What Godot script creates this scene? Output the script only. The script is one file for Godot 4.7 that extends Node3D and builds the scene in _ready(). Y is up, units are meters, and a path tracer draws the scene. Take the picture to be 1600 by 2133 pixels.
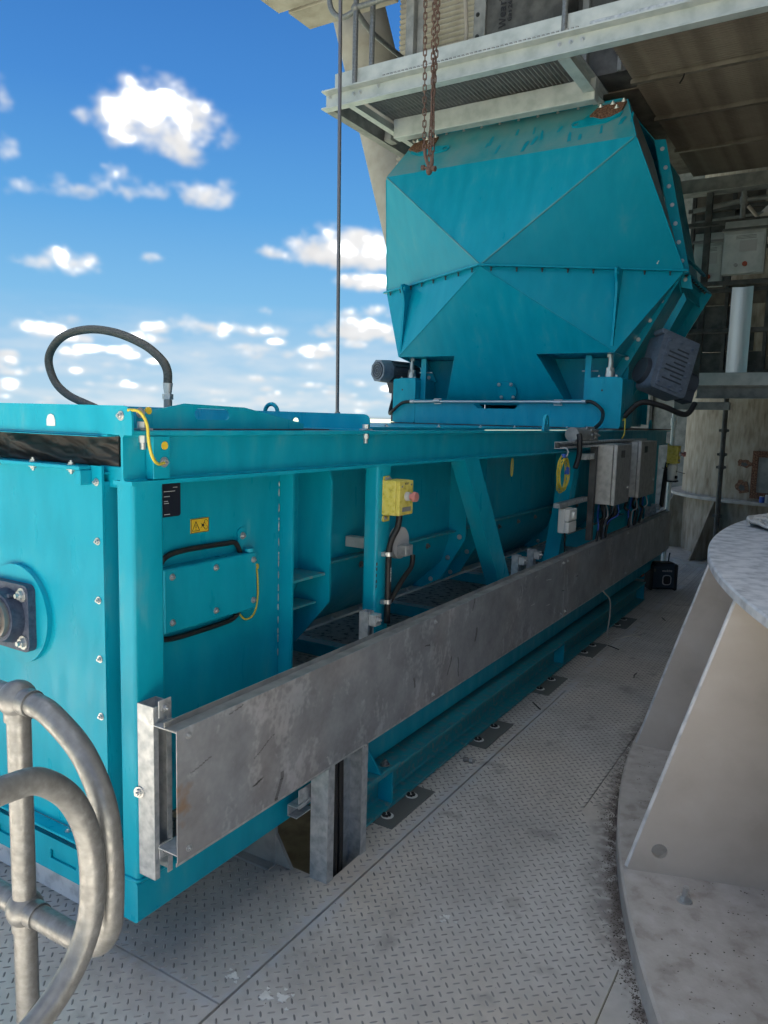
extends Node3D

# ---------------------------------------------------------------- helpers
class B:
	var st: SurfaceTool
	var um := 0
	func _init(mode := 0):
		um = mode
		st = SurfaceTool.new()
		st.begin(Mesh.PRIMITIVE_TRIANGLES)
	func v(p: Vector3, n: Vector3):
		st.set_normal(n)
		if um == 1:
			st.set_uv(Vector2((p.x + 2.6) / 2.8, (p.z + 8.0) / 7.5))
		elif um == 2:
			st.set_uv(Vector2((-p.z - 1.3) / 6.3, (0.82 - p.y) / 0.40))
		else:
			st.set_uv(Vector2.ZERO)
		st.add_vertex(p)
	func trin(a, b, c, na, nb, nc):
		if (c - a).cross(b - a).dot(na + nb + nc) < 0.0:
			v(a, na); v(c, nc); v(b, nb)
		else:
			v(a, na); v(b, nb); v(c, nc)
	func tri(a: Vector3, b: Vector3, c: Vector3, n: Vector3):
		var g: Vector3 = (c - a).cross(b - a)
		if g.length_squared() < 1e-16:
			return
		g = g.normalized()
		if g.dot(n) < 0.0:
			g = -g
		trin(a, b, c, g, g, g)
	func quad(a: Vector3, b: Vector3, c: Vector3, d: Vector3, n: Vector3):
		tri(a, b, c, n); tri(a, c, d, n)
	func box(c: Vector3, s: Vector3, ch := 0.0, bas := Basis()):
		var h := s * 0.5
		var ax := [bas.x, bas.y, bas.z]
		var hh := [h.x, h.y, h.z]
		for i in 3:
			var j := (i + 1) % 3
			var k := (i + 2) % 3
			for sg in [-1.0, 1.0]:
				var n: Vector3 = ax[i] * sg
				var o: Vector3 = c + n * hh[i]
				var a: Vector3 = ax[j] * (hh[j] - ch)
				var b: Vector3 = ax[k] * (hh[k] - ch)
				quad(o - a - b, o + a - b, o + a + b, o - a + b, n)
			if ch > 0.0:
				for sj in [-1.0, 1.0]:
					for sk in [-1.0, 1.0]:
						var nj: Vector3 = ax[j] * sj
						var nk: Vector3 = ax[k] * sk
						var e: Vector3 = ax[i] * (hh[i] - ch)
						var p1: Vector3 = c + nj * hh[j] + nk * (hh[k] - ch)
						var p2: Vector3 = c + nj * (hh[j] - ch) + nk * hh[k]
						quad(p1 - e, p1 + e, p2 + e, p2 - e, nj + nk)
						if i == 0:
							for si in [-1.0, 1.0]:
								var ni: Vector3 = ax[0] * si
								tri(c + ni * hh[0] + nj * (hh[j] - ch) + nk * (hh[k] - ch), c + ni * (hh[0] - ch) + nj * hh[j] + nk * (hh[k] - ch), c + ni * (hh[0] - ch) + nj * (hh[j] - ch) + nk * hh[k], ni + nj + nk)
	func bb(a: Vector3, b: Vector3, ch := 0.0):
		box((a + b) * 0.5, (b - a).abs(), ch)
	# polygon in the plane (ax, ay) through o, extruded by dz
	func prism(poly, o: Vector3, ax: Vector3, ay: Vector3, dz: Vector3, skip := []):
		var p := PackedVector2Array(poly)
		if Geometry2D.is_polygon_clockwise(p):
			p.reverse()
		var n := p.size()
		var ids := Geometry2D.triangulate_polygon(p)
		var q := []
		for t in p:
			q.append(o + ax * t.x + ay * t.y)
		var up := dz.normalized()
		for i in range(0, ids.size(), 3):
			tri(q[ids[i]], q[ids[i + 1]], q[ids[i + 2]], -up)
			tri(q[ids[i]] + dz, q[ids[i + 1]] + dz, q[ids[i + 2]] + dz, up)
		var en := []
		for i in n:
			var e := p[(i + 1) % n] - p[i]
			var m := Vector2(e.y, -e.x).normalized()
			en.append((ax * m.x + ay * m.y).normalized())
		for i in n:
			var j := (i + 1) % n
			var dead := false
			for sx in skip:
				if absf(p[i].x - sx) < 1e-5 and absf(p[j].x - sx) < 1e-5:
					dead = true
			if dead:
				continue
			var n0: Vector3 = en[i]
			var n1: Vector3 = en[i]
			var pr: Vector3 = en[(i + n - 1) % n]
			var nx: Vector3 = en[j]
			if pr.dot(n0) > 0.75:
				n0 = (n0 + pr).normalized()
			if nx.dot(n1) > 0.75:
				n1 = (n1 + nx).normalized()
			trin(q[i], q[j], q[j] + dz, n0, n1, n1)
			trin(q[i], q[j] + dz, q[i] + dz, n0, n1, n0)
	# plate with holes: cut into strips through the hole centres
	func plate(outer, holes: Array, o: Vector3, ax: Vector3, ay: Vector3, dz: Vector3):
		var xs := [-1000.0]
		for h in holes:
			var c := 0.0
			for t in h:
				c += t.x
			xs.append(c / h.size())
		xs.sort()
		xs.append(1000.0)
		var sk: Array = xs.slice(1, xs.size() - 1)
		for i in xs.size() - 1:
			var r := PackedVector2Array([Vector2(xs[i], -1000), Vector2(xs[i + 1], -1000), Vector2(xs[i + 1], 1000), Vector2(xs[i], 1000)])
			var bits := Geometry2D.intersect_polygons(PackedVector2Array(outer), r)
			for h in holes:
				var nb := []
				for t in bits:
					nb.append_array(Geometry2D.clip_polygons(t, PackedVector2Array(h)))
				bits.assign(nb)
			for t in bits:
				prism(t, o, ax, ay, dz, sk)
	func cyl(a: Vector3, b: Vector3, r0: float, r1 := -1.0, n := 16, cap := true):
		if r1 < 0.0:
			r1 = r0
		var d := (b - a).normalized()
		var x := d.cross(Vector3(0.31, 0.87, 0.38)).normalized()
		if absf(d.dot(Vector3(0.31, 0.87, 0.38))) > 0.95:
			x = d.cross(Vector3(1, 0, 0)).normalized()
		var y := d.cross(x)
		for i in n:
			var t0 := TAU * i / n
			var t1 := TAU * (i + 1) / n
			var m0 := x * cos(t0) + y * sin(t0)
			var m1 := x * cos(t1) + y * sin(t1)
			trin(a + m0 * r0, a + m1 * r0, b + m1 * r1, m0, m1, m1)
			trin(a + m0 * r0, b + m1 * r1, b + m0 * r1, m0, m1, m0)
			if cap:
				tri(a, a + m0 * r0, a + m1 * r0, -d)
				tri(b, b + m0 * r1, b + m1 * r1, d)
	func hexa(a: Vector3, b: Vector3, r: float, n := 6):
		var d := (b - a).normalized()
		var x := d.cross(Vector3(0.31, 0.87, 0.38)).normalized()
		var y := d.cross(x)
		for i in n:
			var m0 := x * cos(TAU * i / n) + y * sin(TAU * i / n)
			var m1 := x * cos(TAU * (i + 1) / n) + y * sin(TAU * (i + 1) / n)
			quad(a + m0 * r, a + m1 * r, b + m1 * r, b + m0 * r, m0 + m1)
			tri(b, b + m0 * r, b + m1 * r, d)
			tri(a, a + m0 * r, a + m1 * r, -d)
	func tube(pts: Array, r: float, n := 10, closed := false):
		var m := pts.size()
		var fr := []
		var x := Vector3.ZERO
		for i in m:
			var d: Vector3
			if closed:
				d = (pts[(i + 1) % m] - pts[(i + m - 1) % m]).normalized()
			else:
				d = (pts[mini(i + 1, m - 1)] - pts[maxi(i - 1, 0)]).normalized()
			if x == Vector3.ZERO:
				x = d.cross(Vector3(0.31, 0.87, 0.38)).normalized()
			x = (x - d * x.dot(d)).normalized()
			fr.append([pts[i], x, d.cross(x), d])
		var last := m if closed else m - 1
		for i in last:
			var f: Array = fr[i]
			var g: Array = fr[(i + 1) % m]
			for k in n:
				var c0 := cos(TAU * k / n)
				var s0 := sin(TAU * k / n)
				var c1 := cos(TAU * (k + 1) / n)
				var s1 := sin(TAU * (k + 1) / n)
				var a0: Vector3 = f[1] * c0 + f[2] * s0
				var a1: Vector3 = f[1] * c1 + f[2] * s1
				var b0: Vector3 = g[1] * c0 + g[2] * s0
				var b1: Vector3 = g[1] * c1 + g[2] * s1
				trin(f[0] + a0 * r, f[0] + a1 * r, g[0] + b1 * r, a0, a1, b1)
				trin(f[0] + a0 * r, g[0] + b1 * r, g[0] + b0 * r, a0, b1, b0)
		if not closed:
			for w in [0, m - 1]:
				var f: Array = fr[w]
				var d: Vector3 = f[3] * (1.0 if w > 0 else -1.0)
				for k in n:
					tri(f[0], f[0] + (f[1] * cos(TAU * k / n) + f[2] * sin(TAU * k / n)) * r, f[0] + (f[1] * cos(TAU * (k + 1) / n) + f[2] * sin(TAU * (k + 1) / n)) * r, d)
	func ball(c: Vector3, r: Vector3, n := 16):
		var h := n / 2
		for i in h:
			for k in n:
				var q := []
				for w in [[i, k], [i + 1, k], [i + 1, k + 1], [i, k + 1]]:
					var ph: float = PI * w[0] / h
					var th: float = TAU * w[1] / n
					q.append(Vector3(sin(ph) * cos(th), cos(ph), sin(ph) * sin(th)))
				trin(c + q[0] * r, c + q[1] * r, c + q[2] * r, q[0], q[1], q[2])
				trin(c + q[0] * r, c + q[2] * r, c + q[3] * r, q[0], q[2], q[3])
	# curved shell: ring sector between radii/heights about c
	func sector(c: Vector3, prof: Array, a0: float, a1: float, n: int):
		for i in n:
			var t0 := a0 + (a1 - a0) * i / n
			var t1 := a0 + (a1 - a0) * (i + 1) / n
			var d0 := Vector3(cos(t0), 0, sin(t0))
			var d1 := Vector3(cos(t1), 0, sin(t1))
			for k in prof.size() - 1:
				var p: Vector2 = prof[k]
				var q: Vector2 = prof[k + 1]
				var e := q - p
				var m := Vector2(e.y, -e.x).normalized()
				var n0 := d0 * m.x + Vector3.UP * m.y
				var n1 := d1 * m.x + Vector3.UP * m.y
				var A := c + d0 * p.x + Vector3.UP * p.y
				var Bq := c + d1 * p.x + Vector3.UP * p.y
				var C := c + d1 * q.x + Vector3.UP * q.y
				var D := c + d0 * q.x + Vector3.UP * q.y
				trin(A, Bq, C, n0, n1, n1)
				trin(A, C, D, n0, n1, n0)
	func mesh() -> ArrayMesh:
		return st.commit()

const UP := Vector3.UP
const XX := Vector3.RIGHT
const ZZ := Vector3.BACK
var taken := {}
var M := {}
var MESH := {}
var rng := RandomNumberGenerator.new()

func rr(w: float, h: float, r: float, seg := 4, cx := 0.0, cy := 0.0) -> PackedVector2Array:
	var o := PackedVector2Array()
	for q in 4:
		var c := Vector2(cx + (w / 2 - r) * [1, -1, -1, 1][q], cy + (h / 2 - r) * [1, 1, -1, -1][q])
		for i in seg + 1:
			var t: float = PI / 2 * (q + float(i) / seg)
			o.append(c + Vector2(cos(t), sin(t)) * r)
	return o
func disc(r: float, n := 20, cx := 0.0, cy := 0.0) -> PackedVector2Array:
	var o := PackedVector2Array()
	for i in n:
		o.append(Vector2(cx + cos(TAU * i / n) * r, cy + sin(TAU * i / n) * r))
	return o
func curve(p: Array, seg := 8) -> Array:
	var o := []
	var n := p.size()
	for i in n - 1:
		var a: Vector3 = p[maxi(i - 1, 0)]
		var b: Vector3 = p[i]
		var c: Vector3 = p[i + 1]
		var d: Vector3 = p[mini(i + 2, n - 1)]
		for k in seg:
			o.append(b.cubic_interpolate(c, a, d, float(k) / seg))
	o.append(p[n - 1])
	return o
func V(x, y, z) -> Vector3:
	return Vector3(x, y, z)
func numbered(s: String) -> String:
	if not taken.has(s):
		taken[s] = 0
		return s
	taken[s] += 1
	return "%s_%03d" % [s, taken[s]]
func thing(called: String, label: String, category: String, group := "") -> Node3D:
	var o := Node3D.new()
	o.name = numbered(called)
	add_child(o)
	o.set_meta("label", label)
	o.set_meta("category", category)
	if group != "":
		o.set_meta("group", group)
	return o
func part(parent: Node, called: String, b, mat: Material) -> MeshInstance3D:
	var o := MeshInstance3D.new()
	o.name = called
	o.mesh = b.mesh() if b is B else b
	o.material_override = mat
	parent.add_child(o, true)
	return o
func struct(called: String, b, mat: Material) -> MeshInstance3D:
	var o := part(self, called, b, mat)
	o.set_meta("kind", "structure")
	return o
func bolt(parent: Node, pos: Vector3, nrm: Vector3, r: float, called := "bolt", mat: Material = null) -> MeshInstance3D:
	var o := MeshInstance3D.new()
	o.name = called
	o.mesh = MESH.bolt
	o.material_override = mat if mat else M.zinc
	var y := nrm.normalized()
	var x := y.cross(V(0.2, 0.35, 0.9)).normalized()
	o.transform = Transform3D(Basis(x * r, y * r, x.cross(y) * r), pos)
	parent.add_child(o, true)
	return o
func lettering(parent: Node, called: String, s: String, h: float, pos: Vector3, bx: Vector3, by: Vector3, mat: Material, serif := false, bold := false) -> MeshInstance3D:
	var t := TextMesh.new()
	var f := SystemFont.new()
	f.font_names = PackedStringArray(["Droid Serif" if serif else "Droid Sans"])
	if bold:
		f.font_weight = 700
	t.font = f
	t.text = s
	t.font_size = 32
	t.pixel_size = h / 24.0
	t.depth = 0.0012
	var o := MeshInstance3D.new()
	o.name = called
	o.mesh = t
	o.material_override = mat
	o.transform = Transform3D(Basis(bx, by, bx.cross(by)), pos)
	parent.add_child(o, true)
	return o

# ---------------------------------------------------------------- materials
func lin(r: float, g: float, b: float) -> Color:
	return Color(r, g, b).linear_to_srgb()
func ntex(sd: int, freq: float, cols: Array, offs: Array, oct := 4, kind := FastNoiseLite.TYPE_SIMPLEX_SMOOTH, size := 512, warp := 0.0) -> NoiseTexture2D:
	var f := FastNoiseLite.new()
	f.seed = sd
	f.noise_type = kind
	f.frequency = freq
	f.fractal_octaves = oct
	f.fractal_gain = 0.55
	if warp > 0.0:
		f.domain_warp_enabled = true
		f.domain_warp_amplitude = warp
		f.domain_warp_frequency = freq * 2.0
	var t := NoiseTexture2D.new()
	t.width = size
	t.height = size
	t.seamless = true
	t.noise = f
	var g := Gradient.new()
	g.offsets = PackedFloat32Array(offs)
	g.colors = PackedColorArray(cols)
	t.color_ramp = g
	return t
func nrm(sd: int, freq: float, strength: float, oct := 4, size := 512, kind := FastNoiseLite.TYPE_SIMPLEX_SMOOTH) -> NoiseTexture2D:
	var f := FastNoiseLite.new()
	f.seed = sd
	f.noise_type = kind
	f.frequency = freq
	f.fractal_octaves = oct
	var t := NoiseTexture2D.new()
	t.width = size
	t.height = size
	t.seamless = true
	t.as_normal_map = true
	t.bump_strength = strength
	t.noise = f
	return t
func mat(albedo, rough: float, metal := 0.0, scale := 1.0, normal: Texture2D = null, nscale := 1.0, rtex: Texture2D = null, tri := true) -> StandardMaterial3D:
	var m := StandardMaterial3D.new()
	if albedo is Color:
		m.albedo_color = albedo
	else:
		m.albedo_texture = albedo
	m.roughness = rough
	if rtex:
		m.roughness_texture = rtex
		m.roughness = 1.0
	m.metallic = metal
	if normal:
		m.normal_enabled = true
		m.normal_texture = normal
		m.normal_scale = nscale
	if tri and (not (albedo is Color) or normal or rtex):
		m.uv1_triplanar = true
		m.uv1_world_triplanar = true
		m.uv1_scale = Vector3.ONE * scale
	return m
func g1(v: float) -> Color:
	return Color(v, v, v)

func materials():
	var A := lin
	M.teal = mat(ntex(1, 0.008, [lin(0.001, 0.298, 0.418), lin(0.002, 0.325, 0.458), lin(0.010, 0.337, 0.462), lin(0.050, 0.348, 0.452)], [0.15, 0.5, 0.75, 0.95], 6), 0.4, 0.0, 0.9, nrm(2, 0.05, 1.2, 3), 0.12, ntex(3, 0.012, [g1(0.26), g1(0.36), g1(0.5)], [0.15, 0.5, 0.9], 5))
	M.teal.metallic_specular = 0.32
	M.teal.uv1_scale = V(1.7, 0.5, 1.7)
	M.teal_dust = mat(ntex(4, 0.010, [lin(0.01, 0.31, 0.38), lin(0.06, 0.315, 0.37), lin(0.10, 0.32, 0.36), lin(0.15, 0.325, 0.35)], [0.12, 0.35, 0.58, 0.85], 6, FastNoiseLite.TYPE_SIMPLEX_SMOOTH, 512, 30.0), 0.8, 0.0, 0.6)
	M.teal_worn = mat(ntex(5, 0.02, [lin(0.12, 0.25, 0.28), lin(0.05, 0.26, 0.31), lin(0.008, 0.29, 0.36), lin(0.24, 0.255, 0.25)], [0.2, 0.4, 0.62, 0.9], 6, FastNoiseLite.TYPE_SIMPLEX_SMOOTH, 512, 20.0), 0.55, 0.0, 1.4)
	M.galv = mat(ntex(6, 0.03, [lin(0.36, 0.39, 0.41), lin(0.47, 0.50, 0.52), lin(0.58, 0.60, 0.61)], [0.2, 0.5, 0.85], 4), 0.45, 0.55, 1.6, nrm(7, 0.06, 1.0, 3), 0.15, ntex(8, 0.03, [g1(0.33), g1(0.5), g1(0.62)], [0.2, 0.5, 0.85], 4))
	M.galv_pale = mat(ntex(9, 0.012, [lin(0.40, 0.44, 0.44), lin(0.48, 0.52, 0.52), lin(0.55, 0.58, 0.57)], [0.2, 0.5, 0.85], 5), 0.55, 0.25, 0.8)
	M.galv_rail = mat(ntex(10, 0.022, [lin(0.155, 0.162, 0.165), lin(0.187, 0.195, 0.198), lin(0.215, 0.226, 0.23), lin(0.275, 0.29, 0.295)], [0.15, 0.4, 0.62, 0.9], 6), 0.45, 0.5, 3.2, nrm(11, 0.10, 2.0, 4), 0.25, ntex(12, 0.03, [g1(0.28), g1(0.42), g1(0.6)], [0.2, 0.5, 0.85], 4))
	M.zinc = mat(lin(0.52, 0.54, 0.55), 0.34, 0.8)
	M.dark_bolt = mat(lin(0.05, 0.055, 0.055), 0.5, 0.4)
	M.stainless = mat(ntex(13, 0.02, [lin(0.40, 0.40, 0.39), lin(0.50, 0.50, 0.48), lin(0.56, 0.56, 0.54)], [0.2, 0.5, 0.85], 4), 0.42, 0.6, 1.5)
	M.rust = mat(ntex(14, 0.03, [lin(0.07, 0.035, 0.025), lin(0.15, 0.075, 0.05), lin(0.26, 0.13, 0.075), lin(0.33, 0.22, 0.16)], [0.2, 0.45, 0.65, 0.9], 5), 0.9, 0.1, 3.0, nrm(15, 0.06, 3.0, 4), 0.5)
	M.chain = mat(ntex(16, 0.05, [lin(0.09, 0.05, 0.045), lin(0.17, 0.10, 0.08), lin(0.26, 0.19, 0.16)], [0.2, 0.5, 0.85], 4), 0.8, 0.25, 6.0)
	M.black = mat(lin(0.012, 0.012, 0.013), 0.5)
	M.rubber = mat(ntex(17, 0.01, [lin(0.020, 0.020, 0.021), lin(0.045, 0.043, 0.042), lin(0.085, 0.078, 0.072)], [0.25, 0.55, 0.9], 5), 0.7, 0.0, 2.0)
	M.plate_black = mat(lin(0.008, 0.012, 0.025), 0.35)
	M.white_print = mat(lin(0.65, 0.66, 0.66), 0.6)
	M.sticker = mat(lin(0.72, 0.50, 0.03), 0.5)
	M.yellow = mat(ntex(18, 0.02, [lin(0.42, 0.36, 0.06), lin(0.60, 0.52, 0.09), lin(0.66, 0.58, 0.14), lin(0.55, 0.52, 0.25)], [0.15, 0.35, 0.7, 0.95], 5), 0.65, 0.0, 3.0)
	M.cable_yellow = mat(lin(0.55, 0.46, 0.05), 0.5)
	M.pink = mat(lin(0.50, 0.20, 0.18), 0.6)
	M.red = mat(lin(0.42, 0.07, 0.03), 0.5)
	M.grey_plastic = mat(lin(0.42, 0.43, 0.44), 0.6)
	M.white_plastic = mat(lin(0.72, 0.73, 0.70), 0.5)
	M.motor = mat(ntex(19, 0.02, [lin(0.11, 0.14, 0.185), lin(0.145, 0.18, 0.235), lin(0.18, 0.215, 0.27)], [0.2, 0.5, 0.85], 4), 0.5, 0.1, 2.0)
	M.motor_dark = mat(lin(0.055, 0.066, 0.085), 0.55, 0.2)
	M.bearing = mat(ntex(20, 0.03, [lin(0.035, 0.05, 0.09), lin(0.055, 0.075, 0.125), lin(0.075, 0.095, 0.14)], [0.2, 0.5, 0.85], 4), 0.5, 0.2, 3.0, nrm(21, 0.08, 2.0, 3), 0.3)
	M.steel = mat(lin(0.30, 0.29, 0.28), 0.4, 0.7)
	M.white_paint = mat(ntex(22, 0.012, [lin(0.45, 0.46, 0.47), lin(0.62, 0.63, 0.64), lin(0.68, 0.69, 0.70), lin(0.30, 0.28, 0.26)], [0.2, 0.45, 0.85, 0.97], 5), 0.7, 0.0, 1.5)
	M.beige = mat(ntex(23, 0.007, [lin(0.40, 0.355, 0.305), lin(0.46, 0.415, 0.365), lin(0.49, 0.445, 0.395), lin(0.53, 0.49, 0.445)], [0.15, 0.42, 0.68, 0.92], 6, FastNoiseLite.TYPE_SIMPLEX_SMOOTH, 512, 25.0), 0.75, 0.0, 0.7, nrm(24, 0.06, 2.0, 4), 0.2)
	M.ring = mat(ntex(25, 0.012, [lin(0.30, 0.275, 0.25), lin(0.40, 0.375, 0.35), lin(0.44, 0.42, 0.395), lin(0.48, 0.465, 0.45)], [0.15, 0.42, 0.68, 0.92], 6, FastNoiseLite.TYPE_SIMPLEX_SMOOTH, 512, 22.0), 0.8, 0.0, 1.3, nrm(26, 0.05, 2.5, 5), 0.3)
	M.disc = mat(ntex(27, 0.011, [lin(0.36, 0.38, 0.40), lin(0.50, 0.52, 0.54), lin(0.60, 0.615, 0.63), lin(0.66, 0.67, 0.68)], [0.15, 0.40, 0.62, 0.9], 6, FastNoiseLite.TYPE_SIMPLEX_SMOOTH, 512, 30.0), 0.6, 0.1, 2.0, nrm(28, 0.03, 2.5, 5), 0.3)
	M.leg = mat(ntex(29, 0.006, [lin(0.30, 0.275, 0.235), lin(0.37, 0.34, 0.30), lin(0.42, 0.395, 0.355)], [0.2, 0.5, 0.85], 5, FastNoiseLite.TYPE_SIMPLEX_SMOOTH, 512, 25.0), 0.85, 0.0, 0.8, nrm(30, 0.02, 3.0, 4), 0.35)
	M.brown = mat(ntex(31, 0.012, [lin(0.105, 0.092, 0.075), lin(0.15, 0.132, 0.11), lin(0.19, 0.17, 0.145)], [0.2, 0.5, 0.85], 5), 0.85, 0.0, 0.8)
	M.dark_steel = mat(ntex(32, 0.012, [lin(0.055, 0.056, 0.056), lin(0.085, 0.087, 0.085), lin(0.12, 0.12, 0.117)], [0.2, 0.5, 0.85], 5), 0.7, 0.1, 0.9)
	M.grey_steel = mat(ntex(33, 0.014, [lin(0.20, 0.21, 0.21), lin(0.27, 0.28, 0.275), lin(0.33, 0.335, 0.325)], [0.2, 0.5, 0.85], 5), 0.6, 0.2, 0.9)
	M.dusty = mat(ntex(34, 0.02, [lin(0.05, 0.045, 0.036), lin(0.30, 0.275, 0.24), lin(0.46, 0.43, 0.385), lin(0.52, 0.49, 0.45)], [0.16, 0.30, 0.45, 0.9], 6, FastNoiseLite.TYPE_SIMPLEX_SMOOTH, 512, 20.0), 0.95, 0.0, 1.5)
	M.dirt = mat(ntex(36, 0.03, [lin(0.035, 0.03, 0.025), lin(0.09, 0.078, 0.066), lin(0.16, 0.14, 0.12)], [0.2, 0.5, 0.85], 5), 1.0, 0.0, 2.0)
	M.shim = mat(lin(0.15, 0.16, 0.155), 0.6, 0.2)
	M.dropping = mat(lin(0.72, 0.73, 0.70), 0.9)
	M.hose = mat(ntex(37, 0.05, [lin(0.06, 0.063, 0.056), lin(0.10, 0.103, 0.092), lin(0.14, 0.143, 0.13)], [0.2, 0.5, 0.85], 3), 0.6, 0.1, 4.0)
	M.blue = mat(lin(0.03, 0.10, 0.45), 0.5)
	M.radio = mat(lin(0.012, 0.030, 0.048), 0.55)
	M.radio_dark = mat(lin(0.012, 0.013, 0.015), 0.6)
	M.orange = mat(lin(0.35, 0.07, 0.02), 0.6)
	M.rope = mat(ntex(38, 0.05, [lin(0.45, 0.43, 0.38), lin(0.62, 0.60, 0.55)], [0.3, 0.7], 3), 0.95, 0.0, 8.0)
	M.field = mat(ntex(39, 0.02, [lin(0.055, 0.075, 0.055), lin(0.07, 0.09, 0.07), lin(0.10, 0.11, 0.095), lin(0.06, 0.08, 0.065)], [0.25, 0.45, 0.6, 0.85], 4, FastNoiseLite.TYPE_CELLULAR), 1.0, 0.0, 0.0007)
	M.column = mat(ntex(41, 0.016, [lin(0.19, 0.145, 0.10), lin(0.29, 0.245, 0.19), lin(0.37, 0.32, 0.255), lin(0.42, 0.385, 0.33)], [0.12, 0.36, 0.6, 0.9], 6, FastNoiseLite.TYPE_SIMPLEX_SMOOTH, 512, 20.0), 0.85, 0.0, 1.0)
	M.column.uv1_scale = V(1.6, 0.35, 1.6)
	M.sleeve = mat(lin(0.022, 0.021, 0.021), 0.62)
	M.duct = panel_material()
	M.deck = deck_material()
	M.rod = mat(lin(0.20, 0.19, 0.20), 0.4, 0.6)
	var bb := B.new()
	bb.cyl(V(0, 0, 0), V(0, 0.28, 0), 1.55, 1.55, 16)
	bb.hexa(V(0, 0.28, 0), V(0, 1.0, 0), 1.05)
	bb.cyl(V(0, 1.0, 0), V(0, 1.7, 0), 0.55, 0.5, 10)
	MESH.bolt = bb.mesh()

func fbm(sd: int, freq: float, oct: int) -> FastNoiseLite:
	var f := FastNoiseLite.new()
	f.seed = sd
	f.noise_type = FastNoiseLite.TYPE_SIMPLEX_SMOOTH
	f.frequency = freq
	f.fractal_octaves = oct
	f.fractal_gain = 0.55
	return f
# weathered zinc sheet: blotches, chalky bloom, scuffs
func panel_material() -> StandardMaterial3D:
	var w := 2048
	var h := 128
	var im := Image.create(w, h, true, Image.FORMAT_RGB8)
	var a := fbm(71, 0.018, 5)
	var b := fbm(72, 0.006, 4)
	var c := fbm(73, 0.11, 3)
	var d := fbm(74, 0.004, 3)
	for y in h:
		for x in w:
			var n := a.get_noise_2d(x, y * 1.0) + 0.35 * c.get_noise_2d(x, y)
			var big := b.get_noise_2d(x, y * 1.6)
			var v := 0.32 + 0.085 * n + 0.06 * big
			var bloom := clampf((a.get_noise_2d(x * 1.7 + 900, y * 0.8) + 0.5 * c.get_noise_2d(x + 50, y) + d.get_noise_2d(x, y) * 1.1) * 2.2 - 0.55, 0.0, 1.0)
			v += bloom * 0.13
			var warm := clampf(d.get_noise_2d(x + 300, y) * 1.6 + 0.15, 0.0, 1.0)
			v = clampf(v, 0.09, 0.6)
			var col := Color(v * (0.93 + 0.08 * warm), v * (0.985 + 0.0 * warm), v * (1.06 - 0.06 * warm))
			if x < 40:
				var rs := clampf(1.1 - Vector2((x - 7) / 11.0, (y - 74) / 17.0).length() + 1.1 * a.get_noise_2d(x * 3.0, y * 3.0), 0.0, 1.0)
				col = col.lerp(Color(0.30, 0.19, 0.11), rs * 0.8)
			im.set_pixel(x, y, col.linear_to_srgb())
	# rubbed marks and scratches
	var r := RandomNumberGenerator.new()
	r.seed = 9
	for i in 46:
		var p := Vector2(r.randf() * w, r.randf() * h)
		var dir := Vector2(r.randf_range(-0.5, 0.5), 1).normalized() if i % 2 else Vector2(1, r.randf_range(-0.5, 0.5)).normalized()
		var l := r.randf_range(6, 34)
		var dark := r.randf() < 0.6
		var wd := r.randi_range(0, 2)
		for k in int(l):
			var q := p + dir * k + Vector2(sin(k * 0.2) * 1.2, 0)
			for e in range(-wd, wd + 1):
				var xx := int(q.x) + e
				var yy := int(q.y)
				if xx > 0 and yy > 0 and xx < w and yy < h:
					var o := im.get_pixel(xx, yy)
					im.set_pixel(xx, yy, o.darkened(0.3) if dark else o.lightened(0.22))
	im.generate_mipmaps()
	var m := mat(ImageTexture.create_from_image(im), 0.5, 0.35, 1.0, null, 1.0, null, false)
	m.texture_repeat = true
	return m
# deck plate: trodden steel, heat tint at the cuts, dirt collected by the silo foot
func deck_material() -> StandardMaterial3D:
	var w := 512
	var h := 1366
	var im := Image.create(w, h, true, Image.FORMAT_RGB8)
	var a := fbm(81, 0.010, 5)
	var b := fbm(82, 0.09, 3)
	var c := fbm(83, 0.004, 4)
	for y in h:
		for x in w:
			var X := -2.6 + 2.8 * (x + 0.5) / w
			var Z := -8.0 + 7.5 * (y + 0.5) / h
			var n := a.get_noise_2d(x, y)
			var f := b.get_noise_2d(x, y)
			var v := 0.50 + 0.11 * n + 0.06 * f + 0.09 * c.get_noise_2d(x, y)
			var warm := clampf(0.35 + c.get_noise_2d(x + 400, y) * 1.6, 0.0, 1.0)
			var col := Vector3(v * (1.02 + 0.05 * warm), v, v * (0.965 - 0.06 * warm))
			var ds := absf(X + 1.332)
			var de := 9.0
			if X < -1.33:
				de = absf(Z + 1.39)
			if Z > -1.4:
				ds = 9.0
			var tint := clampf(1.0 - minf(ds, de) / (0.055 + 0.05 * a.get_noise_2d(x * 3, y * 3)), 0.0, 1.0) * clampf(0.45 + f * 1.2 + n, 0.0, 1.0)
			col = col.lerp(Vector3(0.44, 0.49, 0.57), tint * 0.6)
			var r := Vector2(X - 3.9648, Z + 4.0133).length() - 4.7527
			var dirt := clampf(1.0 - (r - 0.005) / (0.10 + 0.10 * n + 0.05 * f), 0.0, 1.0) * clampf(0.75 + f * 1.6 + n * 0.8, 0.0, 1.0)
			col = col.lerp(Vector3(0.11, 0.09, 0.085), dirt)
			var blot := clampf((a.get_noise_2d(x * 2.2 + 77, y * 2.2) - 0.34) * 4.0, 0.0, 1.0)
			col = col.lerp(Vector3(0.25, 0.235, 0.225), blot * 0.6)
			im.set_pixel(x, y, Color(col.x, col.y, col.z).linear_to_srgb())
	im.generate_mipmaps()
	var m := mat(ImageTexture.create_from_image(im), 0.55, 0.15, 1.0, null, 1.0, null, false)
	m.texture_repeat = true
	return m

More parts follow.
